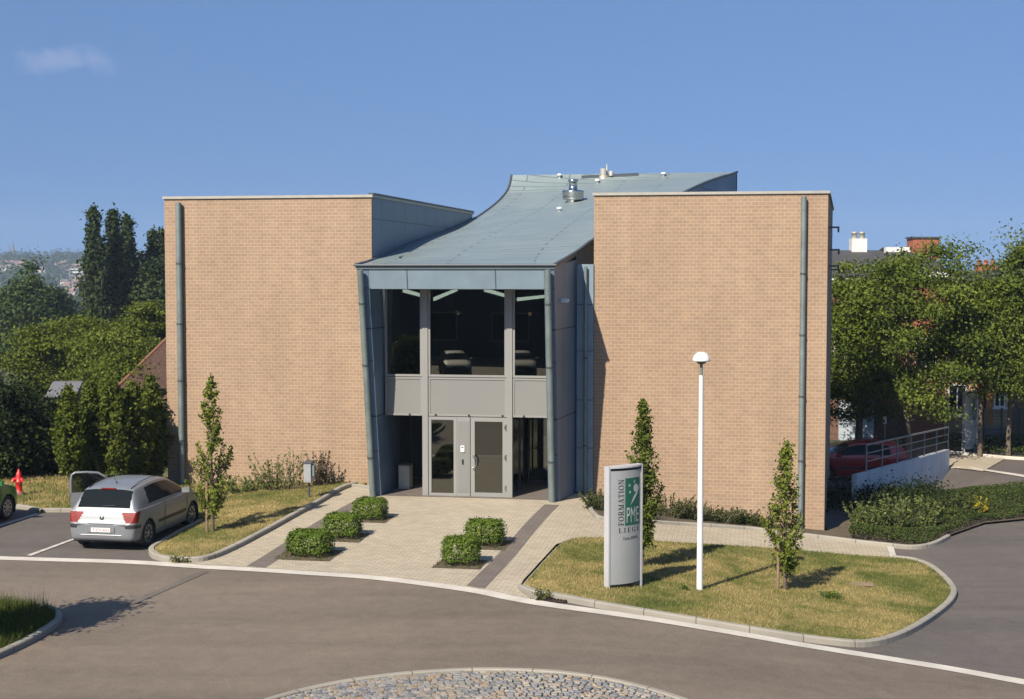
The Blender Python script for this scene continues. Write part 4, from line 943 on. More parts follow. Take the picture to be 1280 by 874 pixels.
def car(label, cat, loc, rz, pm, group=None, open_door=False, plate=None):
    t = thing('parked_car', label, cat, loc, rz, group)
    parts = {k: MB() for k in ('body', 'side_window', 'side_windowR', 'rear_window', 'windscreen', 'tail_light', 'tail_lightR', 'bumper_strip', 'bumper_stripR', 'side_moulding', 'side_mouldingR', 'headlight', 'headlightR')}
    ni, nj = GRID.shape[:2]
    bufs = {}
    def cls(x, y, z, i, j):
        sjs = j / 6.0
        if 8.0 <= sjs and 0.165 < x < 0.445 and y < 0.64 - 0.14 * (x - 0.16): return 'rear_window'
        if sjs < 8.2 and 6.3 < sjs and 0.27 < x < 0.58 and False: return 'rear_window'
        if 8.15 <= sjs and 2.40 < x < 3.10: return 'windscreen'
        if 6.25 < sjs < 7.85 and z > 0.955:
            if 0.86 + (1.3 - z) * -0.25 + 0.05 < x < 1.60 and z < 1.40: return 'side_window'
            if 1.63 < x < 2.88 - 0.0 and z < 1.42: return 'side_window'
        if z > 0.665 and z < 0.905 and y > 0.46 + (0.905 - z) * 0.55 and x < 0.30 - (0.90 - z) * 0.55: return 'tail_light'
        if 0.535 < z < 0.625 and x < 0.30 and y > 0.40: return 'bumper_strip'
        if 0.485 < z < 0.545 and 1.22 < x < 2.92 and y > 0.8: return 'side_moulding'
        if 0.60 < z < 0.74 and x > 3.85 and 0.40 < y: return 'headlight'
        return 'body'
    for i in range(ni - 1):
        for j in range(nj - 1):
            q = [GRID[i, j], GRID[i + 1, j], GRID[i + 1, j + 1], GRID[i, j + 1]]; c = sum(q) / 4
            if c[1] > 0.55 and any((c[0] - wx) ** 2 + (c[2] - WR) ** 2 < 0.365 ** 2 for wx in WX): continue
            k = cls(*c, i, j)
            for s in (-1, 1):
                kk = k + ('R' if s > 0 and k + 'R' in parts else '')
                P = [(i, j, s), (i + 1, j, s), (i + 1, j + 1, s), (i, j + 1, s)]
                if s > 0: P = P[::-1]
                bufs.setdefault(kk, []).append(P)
    mats = {'body': pm, 'side_window': M['car_glass'], 'rear_window': M['car_glass'], 'windscreen': M['car_glass'], 'tail_light': M['tail'], 'bumper_strip': M['car_trim'], 'side_moulding': M['car_trim'], 'headlight': M['head']}
    body = None
    for kk in ['body'] + [k for k in bufs if k != 'body']:
        fs = bufs.get(kk, []); ids = {}; V = []
        Fs = []
        for P in fs:
            f = []
            for (i, j, s) in P:
                if GRID[i, j, 1] < 1e-6: s = 0
                if (i, j, s) not in ids: ids[(i, j, s)] = len(V); g = GRID[i, j]; V.append((g[0], g[1] * (s if s else 0), g[2]))
                f.append(ids[(i, j, s)])
            Fs.append(tuple(dict.fromkeys(f)))
        mb = MB(); mb.mesh(V, [f for f in Fs if len(f) > 2], True)
        nm = kk[:-1] if kk.endswith('R') else kk
        if nm == 'body':
            c = [GRID[0, j] for j in range(nj)]; mb.face([(p[0], p[1], p[2]) for p in c] + [(p[0], -p[1], p[2]) for p in c[::-1][1:-1]][::1])
            c = [GRID[-1, j] for j in range(nj)]; mb.face(([(p[0], p[1], p[2]) for p in c] + [(p[0], -p[1], p[2]) for p in c[::-1][1:-1]])[::-1])
        o = mb.build(nm, mats[nm], t)
    # wheel wells and underside
    mb = MB(); mb.box(0.25, 3.95, -0.62, 0.62, 0.17, 0.62)
    for wx in WX:
        for s in (-1, 1):
            mb.lathe([(0.375, 0.0), (0.37, 0.25), (0.0, 0.25)], (wx, 0.60 if s > 0 else -0.60 - 0.25, WR), 24, 'y') if False else None
            V = []; n = 20
            for k in range(n + 1):
                a = -0.15 * math.pi + 1.30 * math.pi * k / n; V += [(wx + 0.372 * math.cos(a), s * 0.60, WR + 0.372 * math.sin(a)), (wx + 0.372 * math.cos(a), s * 0.862, WR + 0.372 * math.sin(a))]
            mb.mesh(V, [(2 * k, 2 * k + 1, 2 * k + 3, 2 * k + 2) for k in range(n)], True)
    mb.build('underbody', M['car_trim'], t)
    for wx in WX:
        for s in (-1, 1):
            y0 = 0.655 * s; d = 0.19 * s
            mb = MB(); mb.lathe([(0.20, d * 0.95), (0.235, d * 1.0), (0.285, d * 0.98), (0.31, d * 0.86), (0.315, d * 0.5), (0.31, d * 0.1), (0.27, 0.0), (0.0, 0.0)], (wx, y0, WR), 32, 'y'); tw = mb.build('wheel', M['tyre'], t)
            mb = MB(); V = []; n = 9
            mb.lathe([(0.215, d * 0.94), (0.205, d * 0.985), (0.185, d * 0.95)], (wx, y0, WR), 32, 'y'); mb.lathe([(0.0, d * 1.0), (0.055, d * 1.0), (0.07, d * 0.95)], (wx, y0, WR), 20, 'y')
            for k in range(n):
                a = 2 * math.pi * k / n; w_ = 0.17
                P = [(wx + r_ * math.cos(a + e), y0 + yy, WR + r_ * math.sin(a + e)) for r_, e, yy in ((0.055, -w_ * 1.6, d * .99), (0.055, w_ * 1.6, d * .99), (0.2, w_, d * .95), (0.2, -w_, d * .95))]
                mb.face(P); mb.face(P[::-1])
            mb.build('rim', M['rim'], tw)
    # mirrors, handles, plate, lamps, aerial, wiper, emblem
    for s in (-1, 1):
        mb = MB(); mb.hexa([(2.72, s * .83, .97), (2.90, s * .83, .97), (2.88, s * 1.01, .98), (2.77, s * 1.01, .98), (2.74, s * .83, 1.09), (2.88, s * .83, 1.08), (2.87, s * 1.01, 1.10), (2.78, s * 1.01, 1.11)]); bevel(mb.build('mirror', pm, t), 0.03, 3)
        mb = MB(); mb.box(1.72, 1.90, s * .868 - .012, s * .868 + .02, .795, .825); bevel(mb.build('door_handle', pm, t), 0.008)
    mb = MB()
    for s in (-1, 1):
        pts = [(2.93, s * .868, .93), (2.97, s * .882, .70), (2.95, s * .884, .45), (2.90, s * .868, .26)]; mb.tube(pts, 0.005, 4)
        pts = [(1.62, s * .858, .95), (1.60, s * .882, .72), (1.58, s * .880, .45), (1.60, s * .868, .26)]; mb.tube(pts, 0.005, 4)
        mb.tube([(x, s * .52, z) for x, z in ((0.50, 1.400), (0.95, 1.492), (1.5, 1.522), (2.1, 1.488), (2.38, 1.41))], 0.010, 5)
    mb.tube([(-0.012 if abs(y) < .3 else 0.02, y, .645) for y in np.linspace(-.5, .5, 9)], 0.005, 4)
    mb.build('door_gap', M['car_trim'], t)
    mb = MB(); mb.box(-0.018, 0.03, -0.33, 0.33, .445, .565); mb.build('plate_recess', simple('plate_recess', (0.20, 0.20, 0.21), 0.5), t)
    mb = MB(); mb.box(-0.026, -0.019, -0.235, 0.235, .455, .555); pl_ = mb.build('number_plate', M['white_paint'], t)
    if plate:
        pg, w = sans(plate, 0.062); k = 0.40 / w; mb = MB()
        for p in pg:
            P = [(-0.029, 0.20 - x * k, .474 + y) for x, y in p]
            if ((Vector(P[1]) - Vector(P[0])).cross(Vector(P[2]) - Vector(P[0]))).x > 0: P = P[::-1]
            mb.face(P)
        mb.build('plate_lettering', M['plate_red'], pl_)
    mb = MB(); mb.box(0.405, 0.45, -0.17, 0.17, 1.385, 1.412); mb.build('brake_light', M['tail'], t)
    mb = MB(); mb.tube([(0.85, 0, 1.45), (0.85, 0, 1.50)], [0.03, 0.015], 8); mb.tube([(0.85, 0, 1.48), (0.70, 0, 1.66)], 0.005, 5); mb.build('aerial', M['black'], t)
    mb = MB(); mb.tube([(0.165, 0.02, 1.03), (0.172, -0.28, 1.045)], 0.012, 6); mb.build('wiper', M['black'], t)
    mb = MB(); mb.lathe([(0.0, -0.02), (0.05, -0.018), (0.055, 0.0), (0.05, 0.02)], (0.055, 0, .775), 16, 'x'); mb.build('badge', M['steel'], t)
    mb = MB(); mb.tube([(-0.002, y, .385) for y in (-.5, .5)], 0.012, 6); mb.build('bumper_crease', M['rim'], t)
    if open_door:
        dt = thing('door', None, None, (2.98, 0.872, 0), R(118)); dt.parent = t
        mb = MB(); poly = [(0.0, .27), (1.12, .30), (1.20, .50), (1.24, .70), (1.22, .945), (0.0, .945)]
        V = [(x, -0.0 - 0.03 * math.sin(math.pi * (z - .25) / .8), z) for x, z in poly]; W = [(x, 0.07, z) for x, z in poly]
        mb.face([*V]); mb.face(W[::-1])
        for i in range(6): mb.face([V[i], W[i], W[(i + 1) % 6], V[(i + 1) % 6]][::-1])
        mb.build('door_panel', pm, dt)
        fr_ = [(0.02, .945), (0.22, 1.14), (0.42, 1.33), (0.58, 1.425), (0.85, 1.45), (1.12, 1.45), (1.20, 1.40), (1.22, 1.25), (1.22, .945)]
        mb = MB(); mb.tube([(x, 0.035 + 0.10 * (z - .945), z) for x, z in fr_], 0.03, 8); mb.build('window_frame', pm, dt)
        mb = MB(); P = [(x, 0.035 + 0.10 * (z - .945), z) for x, z in fr_]; mb.face(P); mb.build('side_window', M['door_glass'], dt)
    return t
silver = paint('silver_paint', (0.225, 0.24, 0.255), 0.25, 0.42)
pr = G(184, 683.5)                                   # right rear tyre on the ground
pf = G(241, 656)
hd = math.atan2(pf.y - pr.y, pf.x - pr.x); hd = min(max(hd, R(76)), R(84))
fx = Vector((math.cos(hd), math.sin(hd))); fl_ = Vector((-math.sin(hd), math.cos(hd)))
base = Vector((pr.x, pr.y)) - fx * WX[0] + fl_ * 0.80
car1 = car('silver three-door hatchback with its far front door open beside the lawn', 'car', (base.x, base.y, 0.005), hd, silver, 'parked cars', True, 'TZY-421')
pg = G(9, 650); base = Vector((pg.x, pg.y)) - fx * WX[1] + fl_ * 0.82
car2 = car('green car parked nose to the verge, cut off by the left photo edge', 'car', (base.x, base.y, 0.005), hd, paint('green_paint', (0.025, 0.20, 0.055), 0.2, 0.3), 'parked cars', False, None)
def recolour(root, mat):
    for ch in kids(root):
        for sl in ch.material_slots:
            if sl.material and sl.material.name.endswith('_paint') and sl.material.name != 'white_paint': sl.link = 'OBJECT'; sl.material = mat
red = paint('red_paint', (0.42, 0.018, 0.02), 0.1, 0.3); blackp = simple('black_paint', (0.008, 0.009, 0.011), 0.5, spec=0.3); bluep = simple('pale_blue_paint', (0.05, 0.085, 0.11), 0.5, spec=0.3); navyp = simple('navy_paint', (0.010, 0.012, 0.02), 0.5, spec=0.3)
c = copy_tree(car2, (15.3, 53.6, terrain(14, 53.6) + 0.01), R(176), 'red car parked under the street trees behind the railing'); recolour(c, red)
for k, (x, y, a, mt, lb) in enumerate(((-12.0, -7.0, 250, bluep, 'pale blue car in the car park behind the camera, nearest the road'), (-16.5, -9.5, 66, blackp, 'black car in the middle of the rear car park row'), (-20.5, -8.0, 62, navyp, 'navy blue car in the rear car park row'), (-25.0, -9.5, 64, blackp, 'black car at the far end of the rear car park row'))):
    c = copy_tree(car2, (x, y, 0.0), R(a), lb); recolour(c, mt)
# the building and asphalt behind the camera, seen only mirrored in the glass
sheet('rear_car_park', [(-60, -40), (34, -40), (34, -8.01), (-60, -8.01)], 0.010, M['asphalt'], 4)
RB = thing('warehouse', 'long dark grey warehouse behind the car park, mirrored in the glass', 'building', (-18, -24, 0), 0)
mb = MB(); mb.box(-26, 24, -10, 0, -0.2, 10.5); mb.build('wall', simple('dark_cladding', (0.045, 0.05, 0.058), 0.6), RB)
for k in range(8):
    mb = MB(); mb.box(-23 + 5.8 * k, -20 + 5.8 * k, 0.0, 0.06, 1.2, 3.4); f_ = mb.build('window', M['alu'], RB); mb = MB(); mb.box(-22.9 + 5.8 * k, -20.1 + 5.8 * k, 0.06, 0.08, 1.3, 3.3); mb.build('pane', M['car_glass'], f_)
#@@VEG
# ------------------------------------------------------------------ planting around the entrance
def box_shrub_mesh(seed):
    rg = np.random.default_rng(seed); n = 6500
    d = rg.uniform(-1, 1, (n, 3)); ax = rg.integers(0, 3, n)
    ax = np.where(rg.random(n) < 0.40, 2, ax)
    for a in range(3): d[ax == a, a] = np.sign(d[ax == a, a])
    d[:, 2] = np.where(ax == 2, np.abs(d[:, 2]), d[:, 2]); lump = 1 + 0.06 * np.sin(7 * d[:, 0] + seed) * np.cos(6 * d[:, 1]) + rg.normal(0, 0.035, n) - 0.16 * (np.abs(d[:, 0]) ** 4 * np.abs(d[:, 1]) ** 4) - 0.17 * (np.abs(d[:, 2]) ** 4 * np.maximum(np.abs(d[:, 0]), np.abs(d[:, 1])) ** 4)
    dep = rg.uniform(0.80, 1.0, n)
    P = d * (lump * dep)[:, None] * np.array([0.5, 0.42, 0.30]) + np.array([0, 0, 0.33])
    N_ = d ** 3 + rg.normal(size=(n, 3)) * 0.5 + np.array([0, 0, 0.3])
    sp = rg.random(n) < 0.10; P[sp, 2] += rg.uniform(0, 0.06, sp.sum())
    return leaves(P, N_, 0.055, rg, rg.normal(0.5, 0.22, n))
BX = [((459, 652), 0.92, 0.92, 'box shrub nearest the left entrance pipe'), ((424, 675.5), 0.98, 1.0, 'box shrub in the middle of the left row of three'), ((382, 698), 1.12, 0.98, 'box shrub at the road end of the left row of three'), ((603, 685), 1.02, 1.02, 'box shrub of the right pair, farther from the road'), ((573, 709.5), 0.92, 1.06, 'box shrub of the right pair, nearest the road')]
for k, (uv, sx, sz, lb) in enumerate(BX):
    p = G(*uv); q = Vector((p.x, p.y)) + E2 * 0.30
    t = thing('box_shrub', 'clipped green ' + lb, 'shrub', (q.x, q.y, terrain(q.x, q.y) + 0.02), YAW + 0.05 * (k - 2), 'clipped box shrubs on the paving'); t.scale = (sx * .92, sx * .92, sz * .88)
    V, T = box_shrub_mesh(20 + k); o = raw('foliage', V, 4, T, M['leaf_box']); o.parent = t
    mb = MB()
    rg_ = random.Random(k)
    for _ in range(22): mb.tube([(rg_.uniform(-.1, .1), rg_.uniform(-.1, .1), -0.03), (rg_.uniform(-.4, .4), rg_.uniform(-.32, .32), rg_.uniform(.2, .5))], [0.012, 0.004], 4, False)
    mb.build('stems', M['bark'], t)
    w, h = 0.56 * sx, 0.46 * sx
    pts = [q + E1 * a + E2 * b for a, b in ((-w - 0.05, -h - 0.06), (w, -h - 0.06), (w, h), (-w, h))]
    sheet('soil_patch', [tuple(x) for x in pts], 0.020, M['soil'], 0.5)
    setp(blades('grass', [tuple(x) for x in pts], 260, 0.03, 0.12, 0.012, M['tall'], 0.02, 60 + k), kind='stuff')

# young trees
def pf_(rmax, peak): return lambda h: rmax * (min(1, 0.45 + h / peak * 0.55) if h < peak else max(0.0, 1 - ((h - peak) / (1 - peak)) ** 1.35) * 0.95 + 0.05)
def column(seed, h0, h1, rmax, ncl, cr, per, size, peak=0.3, up=0.5):
    prof = lambda h: rmax * (min(1, 0.35 + h / peak * 0.65) if h < peak else max(0.0, 1 - ((h - peak) / (1 - peak)) ** 1.25) * 0.94 + 0.06)
    return column_crown(seed, h0, h1, prof, ncl, cr, per, size, up)
p = G(266, 669)
cr, bs = branch_crown(3, 0.55, 3.85, pf_(0.60, 0.30), 84, 50, 0.085, 45, 66, 0.060, 1.2)
make_tree('young_tree', 'slim young tree with a stake on the left lawn beside the silver car', 'tree', gz(p, 0.07), cr, [], 0.5, 0.05, M['leaf_young'], 'young staked trees', 34, 3, (-0.13, -0.05, 1.25), branches=bs)
p = G(803, 712)
cr, bs = branch_crown(8, 0.55, 3.72, pf_(0.44, 0.38), 150, 54, 0.075, 45, 68, 0.068, 1.1)
make_tree('young_tree', 'dense dark young tree rising behind the totem sign', 'tree', gz(p, 0.06), cr, [], 0.6, 0.05, M['leaf_horn'], 'young staked trees', 26, 8, (-0.10, 0.05, 1.3), branches=bs)
p = G(981, 741)
cr, bs = branch_crown(15, 0.45, 3.30, pf_(0.50, 0.36), 92, 50, 0.080, 42, 66, 0.068, 1.15)
make_tree('young_tree', 'young tree with a stake at the right end of the lawn island', 'tree', gz(p, 0.06), cr, [], 0.5, 0.045, M['leaf_young'], 'young staked trees', 30, 15, (-0.16, -0.03, 1.35), branches=bs)
cr, cs = round_crown(77, (0, 0, 2.45), 0.55, 1.25, 90, 0.30, 170, 0.11)
make_tree('young_tree', 'small leafy tree on the near left grass bed, outside the picture', 'tree', (-9.95, 23.0, 0.06), cr, cs, 1.0, 0.06, M['leaf_horn'], 'young staked trees', 16, 77)
# weeds and shrubs at the foot of the left wall
def wispy(seed, n_stem, h, spread, size, per=26):
    rg = np.random.default_rng(seed); A, B_, T = [], [], []; mb = MB()
    for k in range(n_stem):
        a = rg.uniform(0, 6.28); r = spread * math.sqrt(rg.uniform(0, 1)); b0 = np.array([r * 0.5 * math.cos(a), r * 0.3 * math.sin(a), 0]); H = h * rg.uniform(0.45, 1.0)
        tip = b0 + np.array([r * 0.7 * math.cos(a), r * 0.4 * math.sin(a), H]); mb.tube([tuple(b0), tuple((b0 + tip) / 2 + np.array([0, 0, .05])), tuple(tip)], [0.010, 0.007, 0.003], 4, False)
        f = rg.uniform(0.12, 1.03, per)[:, None]; A.append(b0 + (tip - b0) * f + rg.normal(size=(per, 3)) * 0.05 * (1.25 - f)); B_.append(rg.normal(size=(per, 3)) + np.array([0, 0, .7])); T.append(rg.normal(0.5, 0.25, per))
    return leaves(np.concatenate(A), np.concatenate(B_), size, rg, np.concatenate(T), 0.5), mb
def plant(name, label, u, v, n_stem, h, spread, size, mat, seed, group, per=26, dz=0.07, cat='plant'):
    p = G(u, v); t = thing(name, label, cat, gz(p, dz), YAW, group); (V, T), mb = wispy(seed, n_stem, h, spread, size, per)
    mb.build('stem', M['bark'], t); o = raw('foliage', V, 4, T, mat); o.parent = t; return t
WG = 'weeds along the left wall'
plant('wall_weed', 'low leafy weed under the left wall behind the young tree', 297, 620, 20, 0.55, 0.75, 0.09, M['leaf_weed'], 1, WG)
plant('wall_weed', 'spreading pale weed under the left wall, left of the post box', 345, 616, 34, 1.05, 0.75, 0.085, M['leaf_weed'], 2, WG)
plant('wall_weed', 'thin tall weed just left of the post box', 368, 615, 9, 1.35, 0.45, 0.08, M['leaf_weed'], 3, WG)
plant('wall_weed', 'upright purple-tinged bush behind the post box', 399, 610, 26, 1.05, 0.42, 0.075, M['leaf_purple'], 4, WG, 44)
plant('wall_weed', 'leafy weed under the left downpipe beside the car', 246, 632, 26, 0.75, 0.6, 0.085, M['leaf_young'], 5, WG)
plant('wall_weed', 'low scrubby weed between the tree and the pale weed', 320, 617, 18, 0.45, 0.6, 0.08, M['leaf_weed'], 6, WG)
plant('wall_weed', 'small sparse weed at the right end of the left wall', 414, 608, 6, 0.45, 0.2, 0.06, M['leaf_weed'], 7, WG)
# grey box on a post
p = G(386.5, 626)
t = thing('post_box', 'grey metal letter box on a dark post in the left lawn', 'letter box', gz(p, 0.08), YAW)
mb = MB(); mb.tube([(0, 0, -0.1), (0, 0, 0.55)], 0.03, 8); mb.build('post', M['zinc_dark'], t)
mb = MB(); mb.box(-0.10, 0.10, -0.16, 0.16, 0.45, 0.97); bx = bevel(mb.build('box', simple('box_grey', (0.40, 0.41, 0.42), 0.45, 0.3), t), 0.012)
mb = MB(); mb.hexa([(-0.115, -0.18, 0.972), (0.115, -0.18, 0.972), (0.115, 0.17, 0.972), (-0.115, 0.17, 0.972), (-0.115, -0.18, 0.985), (0.115, -0.18, 0.985), (0.115, 0.17, 1.03), (-0.115, 0.17, 1.03)]); mb.build('lid', M['zinc_dark'], t)
mb = MB(); mb.box(0.101, 0.18, -0.10, 0.05, 0.62, 0.92); mb.build('side_case', M['pipe'], t)
# drain grate
p = G(690, 750.5)
t = thing('drain_grate', 'rusty iron drain grate set in the gutter by the lawn island', 'drain', gz(p, 0.008), R(-14))
mb = MB(); mb.box(-0.30, 0.30, -0.14, 0.14, -0.03, 0.008); mb.build('pit', M['black'], t)
mb = MB()
for a in (-0.30, 0.27): mb.box(a, a + 0.03, -0.15, 0.15, 0.0, 0.022)
for a in (-0.15, 0.12): mb.box(-0.265, 0.265, a, a + 0.03, 0.0, 0.021)
for k in range(7): x = -0.23 + 0.075 * k; mb.hexa([(x, -0.118, 0.004), (x + .03, -0.118, 0.004), (x + .07, 0.118, 0.004), (x + .04, 0.118, 0.004), (x, -0.118, 0.02), (x + .03, -0.118, 0.02), (x + .07, 0.118, 0.02), (x + .04, 0.118, 0.02)])
mb.build('bars', M['rust'], t)
plant('kerb_weed', 'green weed growing in the kerb beside the drain grate', 677, 749, 14, 0.22, 0.2, 0.05, M['leaf_horn'], 31, 'weeds in the kerbs', 16, 0.0)
plant('kerb_weed', 'tuft of weed at the kerb foot below the left lawn', 226, 704, 16, 0.16, 0.25, 0.05, M['leaf_horn'], 32, 'weeds in the kerbs', 16, 0.0)
plant('lawn_weed', 'round dark green weed in the dry right lawn', 1037, 751, 30, 0.12, 0.28, 0.06, M['leaf_box'], 33, 'weeds in the lawn island', 18, 0.06)
plant('lawn_weed', 'small green weed left of the street lamp foot', 851, 741, 12, 0.10, 0.12, 0.05, M['leaf_box'], 34, 'weeds in the lawn island', 14, 0.06)
p = G(1077, 735); t = thing('inspection_cover', 'worn flat access cover sunk in the dry grass island', 'manhole cover', gz(p, 0.082), R(-8))
mb = MB(); mb.box(-0.27, 0.27, -0.17, 0.17, 0, 0.012); mb.build('frame', M['stake'], t); mb = MB(); mb.box(-0.23, 0.23, -0.13, 0.13, 0.012, 0.018); mb.build('lid', simple('cover_lid', (0.25, 0.19, 0.12), 0.9), t)
# red hydrant
p = G(24, 622.5)
t = thing('fire_hydrant', 'red fire hydrant on the grass verge under the dark trees', 'hydrant', gz(p, 0.07), R(20))
t.scale = (0.85, 0.85, 0.9)
hr = simple('hydrant_red', (0.62, 0.022, 0.018), 0.4, 0, 0.1)
mb = MB(); mb.lathe([(0.15, -0.02), (0.15, 0.06), (0.10, 0.08), (0.10, 0.40), (0.13, 0.42), (0.13, 0.46), (0.105, 0.48), (0.10, 0.62), (0.07, 0.74), (0.03, 0.78), (0.03, 0.84), (0.0, 0.85)], n=20); mb.build('barrel', hr, t)
for s, l_ in ((-1, 0.17), (1, 0.09)): mb = MB(); mb.tube([(0, 0, 0.52), (s * l_, -0.05, 0.52), (s * (l_ + .03), -0.06, 0.45)], [0.055, 0.06, 0.062], 12); mb.build('outlet', hr, t)
mb = MB(); mb.lathe([(0.16, -0.02), (0.16, 0.10), (0.11, 0.13)], n=20); mb.build('base', simple('hydrant_base', (0.25, 0.11, 0.09), 0.8), t)
mb = MB(); mb.box(0.0, 0.03, -0.118, -0.10, 0.40, 0.47); mb.build('tag', M['white_paint'], t)

# low juniper shrubs along the foot of the right wall
JG = 'low shrubs along the right wall'
JL = ['low spreading shrub at the left end of the right wall strip, by the link panel', 'low shrub behind the totem sign tree', 'low spreading shrub right of the totem tree', 'low shrub left of the street lamp pole, against the wall', 'low shrub just right of the street lamp pole', 'low ragged shrub between lamp pole and staked tree', 'small low shrub at the right end of the wall strip, by the staked tree']
for k, (u, v, w, h) in enumerate(((747, 641, 0.55, 0.55), (790, 650, 0.7, 0.5), (836, 650, 0.75, 0.62), (866, 653, 0.6, 0.5), (896, 656, 0.75, 0.42), (926, 658, 0.55, 0.42), (950, 662, 0.5, 0.30))):
    p = G(u, v); q = Vector((p.x, p.y)) + E2 * 0.25
    t = thing('low_shrub', JL[k], 'shrub', (q.x, q.y, terrain(q.x, q.y) + 0.05), YAW, JG)
    (V, T), mb = wispy(200 + k, 46, h, w, 0.055, 42); mb.build('stem', M['bark'], t); o = raw('foliage', V, 4, T, M['leaf_juniper']); o.parent = t

# ------------------------------------------------------------------ right side: planting, ramp wall, railing
def cover(name, poly, dens, h0, h1, size, mat, seed, off=0.05):
    rg = np.random.default_rng(seed); P = np.array([tuple(p) for p in poly]); lo, hi = P.min(0), P.max(0); n = int((hi[0] - lo[0]) * (hi[1] - lo[1]) * dens); q = rg.uniform(lo, hi, (n, 2)); q = q[in_poly(q, [tuple(p) for p in poly])]; n = len(q)
    mound = 0.5 + 0.25 * np.sin(q[:, 0] * 2.1 + 0.6 * np.sin(q[:, 1] * 1.7)) + 0.25 * np.sin(q[:, 1] * 1.9 + 1.3 * np.sin(q[:, 0]))
    z = np.array([terrain(a, b) for a, b in q]) + off + (h0 + (h1 - h0) * mound) * rg.uniform(0.25, 1.0, n) ** 0.7
    V, T = leaves(np.c_[q, z], rg.normal(size=(n, 3)) * 0.6 + np.array([0, 0, .8]), size, rg, rg.normal(0.45, 0.2, n) + 0.15 * mound); return setp(raw(name, V, 4, T, mat), kind='stuff')
hb = [p for p in offset(KP, 0.11) if p.x > 9.0] + px((1230, 655.5), (1290, 649.5)) + [Vector((26, 41.7)), Vector((26, 47.2)), Vector((14.6, 47.6)), Vector((11.7, 44.3)), Vector((10.6, 42.4))]
cover('ground_cover', hb, 1150, 0.06, 0.40, 0.060, M['leaf_juniper'], 41)
back_bed = px((1187, 564), (1280, 571), (1420, 580), (1420, 552), (1280, 552), (1187, 550))
cover('ground_cover', back_bed, 260, 0.2, 0.5, 0.12, M['leaf_juniper'], 42, 0.0)
SG = 'leafy shrubs in the right bed'
plant('leafy_shrub', 'pale leafy shrub at the left front of the right bed by the brick corner', 1085, 668, 40, 0.85, 0.75, 0.10, M['leaf_weed'], 51, SG, 40)
plant('leafy_shrub', 'tall leafy shrub in front of the dark hedge', 1118, 668, 22, 1.05, 0.4, 0.10, M['leaf_weed'], 52, SG, 40)
plant('leafy_shrub', 'leafy shrub with upright shoots at the edge of the building shadow', 1160, 664, 22, 0.95, 0.4, 0.10, M['leaf_weed'], 53, SG, 40)
plant('leafy_shrub', 'broad mid-green shrub right of the building shadow', 1190, 650, 44, 0.85, 0.8, 0.10, M['leaf_juniper'], 54, SG, 44)
M['leaf_yellow'] = leaf_mat('leaf_yellow', (0.20, 0.17, 0.01), (0.36, 0.30, 0.02), (0.5, 0.42, 0.04), 0.3)
plant('leafy_shrub', 'small yellow-flowering plant in the right bed', 1222, 645, 16, 0.62, 0.35, 0.08, M['leaf_yellow'], 55, SG, 22)
# dark clipped hedge block between the ramp wall and the bed
q0 = G(1110, 640); (V, T), cs_ = round_crown(61, (0, 0, 0.12), 2.3, 0.42, 70, 0.40, 170, 0.085)
t = thing('dark_hedge', 'dark rounded hedge against the pale ramp wall', 'hedge', (q0.x + 0.4, q0.y + 1.3, terrain(q0.x, q0.y)), R(50)); o = raw('foliage', V, 4, T, M['leaf_dark']); o.parent = t
mb = MB()
for c in cs_[:20]: mb.tube([(c[0] * .3, c[1] * .3, -0.1), tuple(c)], [0.02, 0.008], 4, False)
mb.build('stem', M['bark'], t)
# ramp wall
wa, wb = G(1070, 636), G(1187, 575)
wa = at(1071, 594, 43.4); wb = at(1187, 562, 53.8)
nS = 9; t = thing('ramp_wall', 'pale concrete panel wall with a steel railing beside the side lane', 'wall', (wa.x, wa.y, 0), 0)
for k in range(nS):
    a = wa.lerp(wb, k / nS); b_ = wa.lerp(wb, (k + 1) / nS); d = (b_ - a).xy.normalized(); n_ = Vector((-d.y, d.x)) * 0.16; g = d * 0.012
    A, B_ = a.xy + g - wa.xy, b_.xy - g - wa.xy
    mb = MB(); mb.hexa([(A.x, A.y, -2.2), (B_.x, B_.y, -2.2), (B_.x + n_.x, B_.y + n_.y, -2.2), (A.x + n_.x, A.y + n_.y, -2.2), (A.x, A.y, a.z), (B_.x, B_.y, b_.z), (B_.x + n_.x, B_.y + n_.y, b_.z), (A.x + n_.x, A.y + n_.y, a.z)])
    bevel(mb.build('panel', M['wall_white'], t), 0.01)
M['rail'] = simple('galvanised_rail', (0.30, 0.31, 0.31), 0.4, 0.6)
rl = MB()
for k in range(7):
    a = wa.lerp(wb, 0.10 + 0.90 * k / 6); rl.tube([(a.x - wa.x - .04, a.y - wa.y + .09, a.z - .05), (a.x - wa.x - .04, a.y - wa.y + .09, a.z + 0.86)], 0.03, 8)
a, b_ = wa.lerp(wb, 0.10), wb
for h, r in ((0.86, 0.034), (0.58, 0.02), (0.32, 0.02)): rl.tube([(a.x - wa.x - .04, a.y - wa.y + .09, a.z + h), (b_.x - wa.x - .04, b_.y - wa.y + .09, b_.z + h)], r, 8)
rl.build('railing', M['rail'], t)
# pale paved apron and kerb at the end of the lane
sheet('apron', px((1160, 583), (1190, 569), (1256, 574), (1228, 590)), 0.02, M['paver'], 0.6)
kb_ = px((1187, 567), (1215, 569.5), (1256, 573.5), (1280, 575), (1400, 582)); kerb('kerb', kb_, 0.12, 0.10, M['concrete'])
sheet('lane_edge', px((1166, 585), (1280, 594), (1280, 597), (1160, 587)), 0.016, M['concrete'], 0.8)
# street behind
sheet('street', [(9, 47.5), (11.5, 46), (17.5, 57.5), (45, 57), (45, 60.5), (8, 60.5)], 0.006, M['asphalt_dark'], 1.0)

